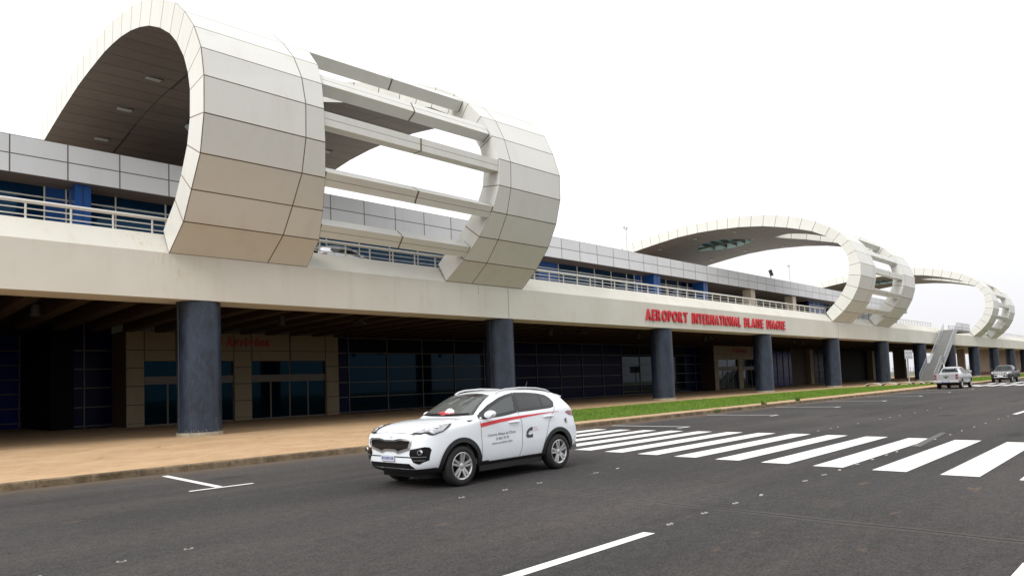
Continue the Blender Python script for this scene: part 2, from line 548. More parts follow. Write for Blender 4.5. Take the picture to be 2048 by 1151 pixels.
# ------------------------------------------------------------------ ground, road, pavement
def sheet(name, x0, x1, y0, y1, z, m_, kind='structure'):
    o = MB().quad([(x0, y0, z), (x1, y0, z), (x1, y1, z), (x0, y1, z)]).build(name, m_)
    tag(o, kind=kind)
    return o
sheet('terrain', -2500, 3500, -2500, 3500, -0.05, M['field'])
sheet('road', -160, 700, -120, 17.15, 0.0, M['asphalt'])
pv = MB()
pv.box(-160, 700, 17.30, 62, -0.04, 0.15)
tag(pv.build('pavement', M['paver']), kind='structure')
kb = MB()
x = -160.0
kb.prism([(17.12, -0.03), (17.13, 0.13), (17.15, 0.155), (17.30, 0.158), (17.30, -0.03)], 'x', -160, 700)
tag(kb.build('kerb', M['kerb']), kind='structure')

# grass verge: soil sheets and countless blades (one stuff object)
VERGE = [(20.5, 18.45), (24, 18.35), (33, 18.3), (60, 18.9), (88.0, 19.9)]
def verge_front(xx): return interp(VERGE, xx)[0]
def verge_back(xx): return interp([(20.5, 26.0), (22, 26.4), (40, 26.8), (60, 26.9), (75, 26.3), (88, 21.0)], xx)[0]
sb = MB()
xs = [20.5 + i * (88 - 20.5) / 40 for i in range(41)]
for a, b in zip(xs[:-1], xs[1:]):
    sb.quad([(a, verge_front(a), 0.156), (b, verge_front(b), 0.156), (b, verge_back(b), 0.156), (a, verge_back(a), 0.156)])
sb.quad([(97, 18.6, 0.156), (420, 18.6, 0.156), (420, 28.5, 0.156), (97, 26.5, 0.156)])
tag(sb.build('verge_ground', M['soil']), kind='structure')
gr = MB()
rg = random.Random(3)
def blade(px, py, h, w, z0=0.156):
    a = rg.uniform(0, math.pi * 2); dx, dy = math.cos(a) * w / 2, math.sin(a) * w / 2
    lx, ly = rg.uniform(-0.6, 0.6) * h, rg.uniform(-0.6, 0.6) * h
    gr.v += [(px - dx, py - dy, z0), (px + dx, py + dy, z0), (px + lx, py + ly, z0 + h)]
    k = len(gr.v); gr.f.append((k - 3, k - 2, k - 1)); gr.uv.append([(0, 0)] * 3); gr.mi.append(0)
for _ in range(52000):
    xx = 20.5 + (88 - 20.5) * rg.random() ** 1.25
    f_, b_ = verge_front(xx), verge_back(xx)
    yy = rg.uniform(f_ - 0.06, b_ + 0.05)
    s_ = 1 + (xx - 16) / 60
    blade(xx, yy, rg.uniform(0.05, 0.115), 0.026 * s_)
for _ in range(14000):
    xx = 97 + 170 * rg.random() ** 1.5
    yy = rg.uniform(18.6, 26.8)
    blade(xx, yy, rg.uniform(0.06, 0.14), 0.09)
tag(gr.build('grass', M['grass'], weld=False), 'short green lawn grass on the verge beside the kerb', 'grass', kind='stuff')

# painted markings, 4 mm above the road
def flat(name, polys, z=0.004, m_=None):
    b = MB()
    for p in polys:
        b.quad([(q[0], q[1], z) for q in p])
    o = b.build(name, m_ or M['mark'])
    tag(o, kind='structure')
    return o
stripes = []
for k in range(19):
    yn = 15.875 - 1.0655 * k; yf = 16.02 - 1.068 * k
    xa = 14.2 - 0.119 * k; xb = interp([(0, 20.2), (3, 20.18), (5, 20.11), (6.6, 20.0), (7.6, 19.88), (8.6, 19.66), (9.6, 19.5), (10.6, 19.29), (11.5, 19.05), (12.2, 18.9), (18, 17.6)], k)[0]
    stripes.append([(xa, yn - 0.54), (xb, yf - 0.54), (xb, yf), (xa, yn)])
flat('crosswalk', stripes)
st2 = []
for k in range(16):
    y_ = 16.3 - 1.0667 * k
    st2.append([(76.2, y_ - 0.54), (83.4, y_ - 0.54), (83.4, y_), (76.2, y_)])
for k in range(16):
    y_ = 16.3 - 1.0667 * k
    st2.append([(87.6, y_ - 0.54), (94.6, y_ - 0.54), (94.6, y_), (87.6, y_)])
flat('crosswalk_far', st2)
pk = []
for k in range(7):
    x0 = 22.0 + 7.4 * k
    pk.append([(x0 - 0.06, 13.22), (x0 + 0.06, 13.22), (x0 + 0.06, 16.6), (x0 - 0.06, 16.6)])
    pk.append([(x0 - 0.75, 13.12), (x0 + 0.06, 13.12), (x0 + 0.06, 13.217), (x0 - 0.75, 13.217)])
pk.append([(5.23, 13.43), (5.37, 13.43), (5.42, 16.63), (5.28, 16.63)])
pk.append([(4.72, 13.31), (5.92, 13.27), (5.92, 13.38), (4.72, 13.42)])
for k in range(1, 4):
    x0 = 5.3 - 7.4 * k
    pk.append([(x0 - 0.07, 13.43), (x0 + 0.07, 13.43), (x0 + 0.07, 16.6), (x0 - 0.07, 16.6)])
    pk.append([(x0 - 0.6, 13.31), (x0 + 0.6, 13.31), (x0 + 0.6, 13.427), (x0 - 0.6, 13.427)])
flat('parking_markings', pk)
lane = [[(3.4, 4.42), (6.55, 4.42), (6.53, 4.56), (3.4, 4.56)],
        [(30.1, 4.72), (33.8, 4.72), (33.8, 4.87), (30.1, 4.87)], [(42, 4.72), (45.4, 4.72), (45.4, 4.87), (42, 4.87)],
        [(54, 4.72), (57.4, 4.72), (57.4, 4.87), (54, 4.87)], [(-9, 4.42), (-5.5, 4.42), (-5.5, 4.56), (-9, 4.56)],
        [(3.0, 1.08), (7.35, 1.06), (7.35, 1.2), (3.0, 1.22)]]
flat('lane_markings', lane)
flat('tyre_mark', [[(17.2, 4.5), (21.3, 4.92), (21.3, 5.06), (17.2, 4.7)]], 0.008, mat('rubber_smear', (0.09, 0.088, 0.085), 0.8, var=0.3, scale=6))

# little reflective road studs, in pairs of bits
stud_me = None
SA = [7.06, 7.88, 8.72, 9.51, 11.12, 11.94, 12.66, 13.59, 14.46, 15.34, 16.04, 17.6, 19.2, 20.7, 22.02, 23.6, 25.2, 27.27, 29.0]
SB = [1.46, 2.22, 2.91, 7.01, 7.92, 8.8, 10.33, 11.06, 19.95, 21.15, 22.19, 22.79, 24.5, 26.8, 28.02, 29.02, 31, 33, 35]
for row, (lst, y0, yk) in enumerate(((SA, 4.46, 0.012), (SB, 8.42, 0.0))):
    for xx in lst:
        if stud_me is None:
            b = MB()
            for dx in (-0.04, 0.03):
                b.prism([(dx - 0.016, 0), (dx + 0.016, 0), (dx + 0.011, 0.012), (dx - 0.011, 0.012)], 'y', -0.022, 0.02)
            b.box(-0.05, 0.04, -0.012, 0.01, -0.004, 0.003)
            o = b.build('road_stud', M['stud']); stud_me = o.data
        else:
            o = bpy.data.objects.new('road_stud', stud_me); COL.objects.link(o)
        o.location = (xx, y0 + yk * xx + (0 if row == 0 else -0.2 + rg.uniform(0, .05)), 0.001)
        o.rotation_euler = (0, 0, rg.uniform(-0.3, 0.3))
        tag(o, ('small pale road stud in the line nearer the centre of the road' if row == 0 else 'small pale road stud in the line passing under the white car'),
            'road stud', ('studs along the lane line' if row == 0 else 'studs along the inner line'))

# ------------------------------------------------------------------ terminal building
T = empty('terminal_building', (92.5, 45.0, 0.0), 'long cream terminal building with an open ground floor, blue columns and a glazed upper storey', 'building')
XA, XB = -45.0, 330.0
fb = MB()
fb.prism([(29.6, 5.87), (29.6, 7.75), (30.32, 8.66), (30.75, 8.66), (30.75, 8.1), (31.35, 8.1), (31.35, 5.87)], 'x', XA, XB)
fb.build('deck_edge_beam', M['deck'], T)
ds = MB()
ds.box(XA, 158, 31.352, 62, 7.0, 7.9)
ds.box(158.002, XB, 31.352, 50.4, 6.2, 7.9)
ds.build('terrace_deck', M['cream'], T)
# vertical joints and hairline cracks on the edge beam
jb = MB()
for xx in (29.35, 83.7, 138.0, 192.3):
    jb.box(xx - 0.012, xx + 0.012, 29.595, 29.62, 5.88, 7.74)
jb.build('movement_joint', M['joint'], T)
cb = MB()
cb.tube([(26.9, 29.598, 7.74), (26.93, 29.598, 7.55), (26.87, 29.598, 7.4), (26.92, 29.598, 7.2)], 0.008, 4)
cb.build('hairline_crack', M['joint'], T)
# white drip streak under the letters
MB().box(45.27, 45.32, 29.594, 29.605, 5.9, 6.5).build('white_streak', M['white'], T)
# coffered ceiling
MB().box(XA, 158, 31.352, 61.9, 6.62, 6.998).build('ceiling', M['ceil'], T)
rib = None
k = 0
xx = -18.0
while xx < 158:
    if rib is None:
        b = MB()
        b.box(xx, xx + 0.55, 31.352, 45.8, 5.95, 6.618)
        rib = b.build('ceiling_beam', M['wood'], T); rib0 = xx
    else:
        o = bpy.data.objects.new('ceiling_beam', rib.data); COL.objects.link(o); o.parent = T
        o.location = (xx - rib0, 0, 0)
    xx += 1.79
# round columns with a pale plinth ring
col_o = None
for i in range(-2, 16):
    cx = 11.25 + 18.1 * i
    if col_o is None:
        b = MB(); n = 40
        b.tube([(cx, 30.5, 0.28), (cx, 30.5, 5.869)], 0.885, n)
        col_o = b.build('column', M['column'], T, smooth=True)
        b = MB(); b.tube([(cx, 30.5, 0.14), (cx, 30.5, 0.30)], 0.93, n)
        pl = b.build('column_plinth', M['plinth'], T, smooth=True)
        seam = MB().box(cx - 0.905, cx - 0.875, 30.40, 30.43, 0.31, 5.86).build('column_seam', M['mull'], T)
        for q in (pl, seam):
            q.parent = col_o
        c0x = cx
    else:
        c = copy_tree(col_o, T); c.location = (cx - c0x, 0, 0)

def frame_grid(name, parent, x0, x1, xs_, z0, z1, zs_, y, w=0.06, d=0.08, m_='mull'):
    b = MB()
    for xx in xs_:
        b.box(xx - w / 2, xx + w / 2, y - d, y + 0.01, z0, z1)
    for zz in zs_:
        b.box(x0, x1, y - d + 0.02, y + 0.012, zz - w / 2, zz + w / 2)
    return b.build(name, M[m_], parent)

def wall_section(x0, x1, y, z0, z1, m_, xs_, zs_, nm='curtain_wall', fm='mull', w=0.06):
    o = MB().box(x0, x1, y, y + 0.25, z0, z1).build(nm, M[m_], T)
    f = frame_grid('window_frame', T, x0, x1, [q for q in xs_ if x0 < q < x1], z0, z1, [q for q in zs_ if z0 < q < z1], y, w, m_=fm)
    f.parent = o
    return o
ZR = [0.25, 1.395, 2.52, 3.69, 4.78, 5.95]
G0 = 0.15
# recess at the left end
wall_section(-45, 9.34, 58, G0, 6.6, 'blueglass', [9.25 - 2.6 * i for i in range(1, 20)] + [9.22], [0.51, 1.52, 2.53, 3.54, 4.54, 5.55], w=0.09)
o = MB().box(9.34, 10.55, 49.0, 58.2, G0, 6.6).build('return_wall', M['blackglass'], T)
wall_section(10.55, 12.64, 49.0, G0, 6.6, 'navy', [11.1], [0.3, 1.47, 2.66, 3.83, 5.0])
# main ground-floor glazing
WY = 46.2
XM = [28.2 + 3.53 * i for i in range(15)]
wall_section(27.21, 28.2, WY, G0, 6.6, 'navy', [28.17], ZR)
wall_section(28.2, 41.9, WY, 0.36, 4.72, 'tealglass', XM, ZR)
wall_section(28.2, 41.9, WY, 4.722, 6.6, 'blackglass', XM, ZR)
wall_section(28.2, 41.9, WY - 0.02, G0, 0.358, 'navy', XM, ZR)
wall_section(41.9, 63.45, WY, G0, 6.6, 'navy', XM, ZR)
wall_section(63.45, 77.2, WY, 0.36, 4.6, 'tealglass', XM, ZR)
wall_section(63.45, 77.2, WY, 4.602, 6.6, 'blackglass', XM, ZR)
wall_section(63.45, 77.2, WY - 0.02, G0, 0.358, 'navy', XM, ZR)
wall_section(77.2, 81.0, WY, G0, 6.6, 'navy', [79.5], ZR)
wall_section(94.9, 102.0, WY, G0, 6.6, 'navy', [98.5], ZR)
wall_section(102.0, 109.3, WY, G0, 5.5, 'blueglass', [104.0, 106.2, 108.3], [0.9, 1.8, 2.9, 3.9, 4.9])
MB().box(102.0, 109.3, WY, WY + .25, 5.502, 6.6).build('lintel_panel', M['blackglass'], T)
MB().box(109.3, 115.2, WY, WY + 0.3, G0, 6.6).build('dark_wall', M['wood'], T)
wall_section(116.6, 122.5, WY, G0, 6.6, 'navy', [118.5, 120.5], ZR)
MB().box(122.5, 158, WY + 0.3, WY + 0.6, G0, 6.6).build('dark_wall', M['blackglass'], T)
for xx in (115.2, 145.9):
    MB().box(xx, xx + 1.4, WY - 0.7, WY + 0.4, G0, 6.6).build('stone_pillar', M['portal'], T)
for xx in (161.2,):
    MB().box(xx, xx + 1.2, 44.0, 46.2, G0, 6.18).build('brown_pillar', M['wood'], T)
MB().box(183, 184.2, 37.7, 39.1, G0, 6.18).build('pink_pillar', M['pinkwall'], T)
w_ = MB().box(197, XB, 38, 38.4, 0.75, 6.18).build('pink_wall', M['pinkwall'], T)
MB().box(197, XB, 37.97, 38.4, G0, 0.748).build('red_skirting', M['redband'], T)

def portal(x0, y, zf, yb):
    """beige panelled entrance: three piers, header of panels, two door openings with transom lights and four sliding leaves each"""
    p = MB()
    W = [0, 1.03, 6.61, 7.83, 13.51, 14.57]
    s = 1.0
    def face(a, b, z0, z1, u0, u1, v0, v1):
        p.quad([(x0 + a, y, z0), (x0 + b, y, z0), (x0 + b, y, z1), (x0 + a, y, z1)], [(u0, v0), (u1, v0), (u1, v1), (u0, v1)])
    zr = [G0, 0.34, 1.49, 2.63, 3.76, 4.87, 6.07]
    for a, b in ((0, 1), (2, 3), (4, 5)):
        for k in range(6):
            face(W[a], W[b], zr[k], zr[k + 1], 0, 1, k, k + 1)
    for a, b, n in ((1, 2, 3), (3, 4, 2)):
        for j in range(n):
            q0 = lerp(W[a], W[b], j / n); q1 = lerp(W[a], W[b], (j + 1) / n)
            face(q0, q1, 4.17, 4.87, j, j + 1, 4, 5)
            face(q0, q1, 4.87, 6.07, j, j + 1, 5, 6)
    # opening reveals, sides, top
    for a, b in ((1, 2), (3, 4)):
        p.quad([(x0 + W[a], y, G0), (x0 + W[a], y, 4.17), (x0 + W[a], y + 0.3, 4.17), (x0 + W[a], y + 0.3, G0)])
        p.quad([(x0 + W[b], y, G0), (x0 + W[b], y, 4.17), (x0 + W[b], y + 0.3, 4.17), (x0 + W[b], y + 0.3, G0)])
        p.quad([(x0 + W[a], y, 4.17), (x0 + W[b], y, 4.17), (x0 + W[b], y + 0.3, 4.17), (x0 + W[a], y + 0.3, 4.17)])
    p.quad([(x0, y, 6.07), (x0 + W[5], y, 6.07), (x0 + W[5], yb, 6.07), (x0, yb, 6.07)])
    po = p.build('entrance_portal', M['portal'], T, fix=False)
    for xx in (x0, x0 + W[5]):
        rt = MB()
        for k in range(6):
            rt.quad([(xx, y, zr[k]), (xx, yb, zr[k]), (xx, yb, zr[k + 1]), (xx, y, zr[k + 1])], [(0, k), (1, k), (1, k + 1), (0, k + 1)])
        rt.build('side_return', M['wood'], T, fix=False).parent = po
    for a, b in ((1, 2), (3, 4)):
        xa, xb = x0 + W[a] + 0.003, x0 + W[b] - 0.003
        t = MB().box(xa, xb, y + 0.22, y + 0.26, 3.222, 4.167)
        t.build('transom_window', M['tealglass'], T).parent = po
        MB().box(xa, xb, y + 0.10, y + 0.28, 2.80, 3.22).box((xa + xb) / 2 - .03, (xa + xb) / 2 + .03, y + .18, y + .219, 3.223, 4.165).build('door_header', M['mull'], T).parent = po
        n = 4
        for j in range(n):
            a0 = lerp(xa, xb, j / n) + 0.002; b0 = lerp(xa, xb, (j + 1) / n) - 0.002
            d = MB().box(a0 + 0.05, b0 - 0.05, y + 0.20, y + 0.22, 0.24, 2.72)
            fr = 1
            for q in ((a0, a0 + 0.05, G0, 2.797), (b0 - 0.05, b0, G0, 2.797)):
                d.box(q[0], q[1], y + 0.17, y + 0.25, q[2], q[3], mi=1)
            d.box(a0 + .05, b0 - .05, y + .17, y + .25, 2.722, 2.797, mi=1)
            d.box(a0 + .05, b0 - .05, y + .17, y + .25, G0, 0.238, mi=1)
            d.build('door', [M['tealglass'], M['mull']], T).parent = po
    return po
portal(12.64, 46.0, 0, 49.0)
portal(80.9, 44.2, 0, 46.3)
MB().box(12.66, 27.2, 46.31, 49.5, G0, 6.0).build('vestibule', M['blackglass'], T)
MB().box(80.92, 95.45, 44.52, 47.5, G0, 6.0).build('vestibule', M['blackglass'], T)

# upper storey: roof fascia panels, pillars, glazing
fj = [3.9 + 0.0, 6.53, 9.2, 11.82, 14.54, 17.3, 20.1, 22.9] + [25.68 + 2.857 * i for i in range(50)]
fj = [-45 + 2.72 * i for i in range(18)] + fj
rf = MB()
for i, (a, b) in enumerate(zip(fj[:-1], fj[1:])):
    for j, (z0, z1) in enumerate(((14.2, 15.24), (15.24, 16.27))):
        rf.quad([(a, 44, z0), (b, 44, z0), (b, 44, z1), (a, 44, z1)], [(i, j), (i + 1, j), (i + 1, j + 1), (i, j + 1)])
xe = fj[-1]
rf.quad([(xe, 44, 14.2), (xe, 70, 14.2), (xe, 70, 16.27), (xe, 44, 16.27)], [(0, 0.1), (9, 0.1), (9, 1.9), (0, 1.9)])
rf.quad([(-45, 44, 16.27), (xe, 44, 16.27), (xe, 44.5, 16.27), (-45, 44.5, 16.27)])
rf.quad([(-45, 44.5, 16.27), (xe, 44.5, 16.27), (xe, 44.5, 15.9), (-45, 44.5, 15.9)])
rf.build('roof_fascia', M['fascia_panel'], T, fix=False)
MB().box(-45, xe - .01, 44.5, 75, 15.4, 15.9).build('roof', M['cream'], T)
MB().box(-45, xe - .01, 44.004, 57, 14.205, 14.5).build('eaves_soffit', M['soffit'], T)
UZ = [10.9, 13.57]
def upper(x0, x1, m_, xs_):
    return wall_section(x0, x1, 46, 7.902, 14.2, m_, xs_, UZ, 'upper_window', 'mullw', 0.075)
MB().box(-45, 5.8, 55, 55.3, 7.902, 14.2).build('recess_wall', M['blackglass'], T)
MB().box(5.8, 6.0, 46.2, 55.2, 7.902, 14.2).build('recess_wall', M['blackglass'], T)
upper(8.42, 9.55, 'blue', [8.45, 9.52])
upper(6.0, 8.42, 'upglass', [6.1])
upper(9.55, 50.0, 'upglass', [12.1 + 2.86 * i for i in range(20)])
upper(50.0, 53.0, 'blue', [53.0])
upper(53.0, 66.45, 'upglass', [53.03, 56.04, 59.0, 62.0, 64.97])
upper(66.45, 68.1, 'blue', [66.48, 67.95])
upper(68.1, 77.0, 'upglass', [70.4, 73.25, 76.0])
upper(77.0, 79.6, 'navy', [78.3])
upper(117.5, 124.0, 'blue', [119.5, 121.5])
upper(124.0, xe - 0.2, 'upglass', [124 + 2.9 * i for i in range(20)])
MB().box(79.6, 117.5, 56, 56.3, 7.902, 14.2).build('recess_wall', M['blackglass'], T)
MB().box(79.4, 79.6, 46.26, 56.2, 7.902, 14.2).build('recess_wall', M['blackglass'], T)
MB().box(117.5, 117.7, 46.26, 56.2, 7.902, 14.2).build('recess_wall', M['blackglass'], T)
for a, b in ((9.62, 10.42), (68.15, 69.5), (79.56, 80.6)):
    MB().box(a, b, 44.35, 45.99, 7.902, 14.2).box((a + b) / 2 - .02, (a + b) / 2 + .02, 44.34, 44.36, 8.46, 14.19, mi=1).build('blue_pillar', [M['blue'], M['black']], T)
for a in (92.8, 106.95):
    MB().box(a, a + 1.28, 44.35, 45.6, 7.902, 14.2).build('beige_pillar', mat('pillar_stone', (0.55, 0.47, 0.37), 0.6, var=.08), T)

# ------------------------------------------------------------------ big scroll arches
P1 = [(29.60,7.75,30.23,8.79),(27.94,8.74,28.81,9.80),(27.07,9.83,28.10,10.66),(26.13,11.01,27.42,11.68),(25.72,12.45,27.10,12.67),(25.68,13.89,27.06,13.78),(25.93,15.07,27.25,14.53),(26.61,16.18,27.67,15.35),(27.56,17.16,28.41,16.23),(28.56,17.97,29.23,16.93),(29.89,18.67,30.41,17.66),(31.38,19.40,31.82,18.34),(32.81,19.90,33.16,18.82),(34.22,20.29,34.49,19.20),(35.77,20.62,35.99,19.51),(37.30,20.87,37.46,19.71),(38.80,21.02,38.90,19.85),(40.23,21.12,40.29,19.89),(41.64,21.19,41.66,19.92),(43.02,21.20,43.01,19.93),(44.41,21.18,44.39,19.92),(45.69,21.16,45.67,19.85),(46.96,21.12,46.94,19.77),(48.29,21.06,48.22,19.70),(49.61,21.00,49.55,19.59),(50.85,20.90,50.76,19.49),(52.21,20.78,52.06,19.38),(53.63,20.60,53.35,19.26),(55.45,20.09,55.14,18.95),(57.40,19.50,57.08,18.58),(59.50,18.70,59.25,17.97),(63.5,16.6,63.0,15.95)]
P2 = [(29.60,7.79,30.25,8.83),(28.34,8.80,29.28,9.80),(27.30,9.99,28.44,10.79),(26.58,11.30,27.82,11.83),(26.17,12.68,27.48,12.90),(26.12,14.13,27.34,13.96),(26.58,15.56,27.48,15.20),(27.21,16.86,28.06,16.31),(28.10,17.88,28.79,17.18),(29.15,18.75,29.80,17.85),(30.71,19.71,31.25,18.67),(32.27,20.42,32.74,19.20),(33.83,20.97,34.23,19.68),(35.39,21.40,35.71,20.07),(36.93,21.77,37.19,20.44),(38.58,22.04,38.76,20.69),(40.17,22.23,40.33,20.93),(41.80,22.37,41.91,21.06),(43.30,22.44,43.33,21.19),(44.75,22.48,44.75,21.25),(46.24,22.49,46.22,21.31),(47.77,22.46,47.76,21.28),(49.28,22.43,49.26,21.25),(50.73,22.38,50.66,21.13),(52.28,22.28,52.17,20.99),(53.75,22.13,53.57,20.83),(55.21,21.93,55.06,20.66),(56.71,21.74,56.48,20.47),(58.61,21.40,58.31,20.12),(60.60,20.90,60.30,19.71),(62.80,20.20,62.40,19.08),(68.5,16.6,68.0,15.95)]
GAP = {0: 4.25, 1: 4.45, 2: 4.75, 3: 5.1, 4: 5.3, 5: 5.35, 6: 5.25, 7: 5.05, 8: 4.95, 9: 4.85, 10: 4.75, 11: 4.7, 12: 4.5, 13: 3.9, 14: 3.0, 15: 1.7, 16: 0.0,
       18: 0.0, 19: 1.9, 20: 3.1, 21: 3.6, 22: 3.4, 23: 2.3, 24: 0.0}
NP = len(P1)

def arch(X0, PA, PB, label, bottom_cut=0.0):
    W = 20.9
    A = empty('arch_canopy', (X0 + W / 2, 30, 8.0), label, 'arch canopy', 'scroll arches over the terrace')
    xc = X0 + W / 2
    def P(i, x_, inner):
        t = (x_ - X0) / W
        a, b = PA[i], PB[i]; k = 2 if inner else 0
        return (x_, lerp(a[k], b[k], t), lerp(a[k + 1], b[k + 1], t))
    out, sof = MB(), MB()
    XS = (X0, X0 + 4.25, X0 + W - 4.25, X0 + W)
    for i in range(NP - 1):
        g0, g1 = GAP.get(i, 0.0), GAP.get(i + 1, 0.0)
        # columns of panels either side of the middle
        for side in (0, 1):
            def xs_at(g):
                lo = X0 + 4.25; mid = xc - g
                L = [X0, lo, mid]
                return L if side == 0 else [2 * xc - q for q in L]
            a, b = xs_at(g0), xs_at(g1)
            for j in range(2):
                um = (0, 1, 2 if g0 or g1 else 1.5)
                for B, inn in ((out, False), (sof, True)):
                    B.quad([P(i, a[j], inn), P(i, a[j + 1], inn), P(i + 1, b[j + 1], inn), P(i + 1, b[j], inn)],
                           [(um[j], i), (um[j + 1], i), (um[j + 1], i + 1), (um[j], i + 1)])
            # outer end face
            out.quad([P(i, a[0], False), P(i, a[0], True), P(i + 1, b[0], True), P(i + 1, b[0], False)], [(0.3, i), (0.7, i), (0.7, i + 1), (0.3, i + 1)])
            if g0 or g1:
                out.quad([P(i, a[2], False), P(i, a[2], True), P(i + 1, b[2], True), P(i + 1, b[2], False)], [(0.3, i), (0.7, i), (0.7, i + 1), (0.3, i + 1)])
    for i in (0, NP - 1):
        g = GAP.get(i, 0.0)
        for s in (-1, 1):
            e0, e1 = xc + s * W / 2, xc + s * g
            out.quad([P(i, e0, False), P(i, e1, False), P(i, e1, True), P(i, e0, True)])
    out.build('cladding', M['clad'], A)
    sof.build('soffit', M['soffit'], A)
    # five cross beams over the opening
    for t, hh in ((1.3, .66), (2.95, .66), (4.75, .62), (6.35, .64), (8.55, .62)):
        i = int(t); f = t - i
        g = lerp(GAP[i], GAP[i + 1], f) + 0.02
        def pt(x_):
            p, q = Vector(P(i, x_, False)), Vector(P(i + 1, x_, False))
            c = p.lerp(q, f); tg = (q - p).normalized()
            n_ = Vector((0, -tg.z, tg.y))      # outward for this direction of travel
            n_ = -n_ if n_.dot(c - Vector((x_, 33.0, 14.0))) < 0 else n_
            return c, tg, n_
        bm_ = MB()
        (ca, ta, na), (cb_, tb, nb) = pt(xc - g), pt(xc + g)
        def ring(c, tg, n_):
            o_ = c - n_ * 0.08
            return [o_ - tg * hh / 2, o_ + tg * hh / 2, o_ + tg * hh / 2 - n_ * 0.62, o_ - tg * hh / 2 - n_ * 0.62]
        ra, rb = ring(ca, ta, na), ring(cb_, tb, nb)
        for k in range(4):
            uvs = [(0, 0.02), (2, 0.02), (2, 1.02), (0, 1.02)] if k % 2 else [(0, 0), (2, 0), (2, 0.0), (0, 0.0)]
            k2 = (k + 1) % 4
            v0, v1 = (0.5, 1.5) if k == 0 else (0.1, 0.9)
            bm_.quad([ra[k], rb[k], rb[k2], ra[k2]], [(0.0, v0), (2.0, v0), (2.0, v1), (0.0, v1)])
        bm_.quad(ra); bm_.quad(rb[::-1])
        bm_.build('cross_beam', M['clad'], A)
    # glazed eye-shaped skylight with bars
    gl = MB()
    for i in range(18, 24):
        g0, g1 = GAP[i], GAP[i + 1]
        def Q(ii, x_):
            p, q = Vector(P(ii, x_, False)), Vector(P(ii, x_, True))
            return p.lerp(q, 0.35)
        gl.quad([Q(i, xc - g0), Q(i, xc + g0), Q(i + 1, xc + g1), Q(i + 1, xc - g1)])
    gg = gl.build('skylight', M['skyglass'], A)
    bb = MB()
    for i in (19, 20, 21, 22, 23):
        bb.bar(Vector(P(i, xc - GAP[i], True)) + Vector((0, 0, .45)), Vector(P(i, xc + GAP[i], True)) + Vector((0, 0, .45)), 0.16, 0.35)
    bb.bar(Vector(P(18, xc, True)) + Vector((0, 0, .3)), Vector(P(24, xc, True)) + Vector((0, 0, .3)), 0.2, 0.25)
    bb.build('skylight_frame', M['mull'], A).parent = gg
    # square recessed lamps in the soffit
    for dx in (3.0, W - 3.0):
        for i in (17, 21, 25):
            x_ = X0 + dx
            p0 = Vector(P(i, x_, True)); p1 = Vector(P(i + 1, x_, True))
            c = p0.lerp(p1, 0.35); tg = (p1 - p0).normalized()
            b = MB()
            b.bar(c - tg * 0.26 + Vector((0, 0, -.012)), c + tg * 0.26 + Vector((0, 0, -.012)), 0.95, 0.05)
            l_ = b.build('soffit_lamp', M['mull'], A)
            b = MB(); b.bar(c - tg * 0.19 + Vector((0, 0, -.04)), c + tg * 0.19 + Vector((0, 0, -.04)), 0.8, 0.015)
            b.build('lamp_glass', M['lampglass'], A).parent = l_
    return A
arch(9.75, P1, P2, 'nearest and largest white scroll arch curling over the terrace, above the white car')
arch(82.1, P2, P2, 'middle white scroll arch above the right end of the red lettering, with a brown underside')
arch(152.6, P2, P2, 'farthest and smallest white scroll arch, beside the top of the outdoor staircase')

# ------------------------------------------------------------------ terrace railings
def railing(x0, x1, label, m_='railw', r=0.04, sp=1.46, hr=0.075):
    y = 30.45
    Rl = empty('railing', ((x0 + x1) / 2, y, 8.66), label, 'railing', 'railings along the terrace edge')
    MB().tube([(x0, y, 9.33), (x1, y, 9.33)], hr, 10).build('handrail', M[m_], Rl, smooth=True)
    for zz in (9.06, 8.82):
        MB().tube([(x0, y, zz), (x1, y, zz)], 0.024, 6).build('mid_rail', M[m_], Rl, smooth=True)
    first = None
    n = max(1, int((x1 - x0 - 0.4) / sp))
    for k in range(n + 1):
        xx = x0 + 0.25 + k * sp
        if first is None:
            first = MB().tube([(xx, y, 8.655), (xx, y, 9.28)], r, 8).build('post', M[m_], Rl, smooth=True); f0 = xx
        else:
            o = bpy.data.objects.new('post', first.data); COL.objects.link(o); o.parent = Rl
            o.location = (xx - f0, 0, 0)
    return Rl
railing(-40.5, 10.3, 'cream terrace railing at the left edge, left of the nearest arch')
railing(15.4, 25.3, 'short cream terrace railing framed by the legs of the nearest arch')
railing(31.0, 82.6, 'long cream terrace railing above the red lettering')
railing(88.2, 97.0, 'short cream terrace railing framed by the legs of the middle arch')
railing(103.3, 127.6, 'thin terrace railing between the middle arch and the outdoor staircase', r=0.03, hr=0.05)
railing(137.8, 152.4, 'thin terrace railing between the staircase landing and the farthest arch', r=0.03, hr=0.05)
railing(174.5, 300.0, 'thin terrace railing at the far right end, beyond the farthest arch', r=0.03, hr=0.05)

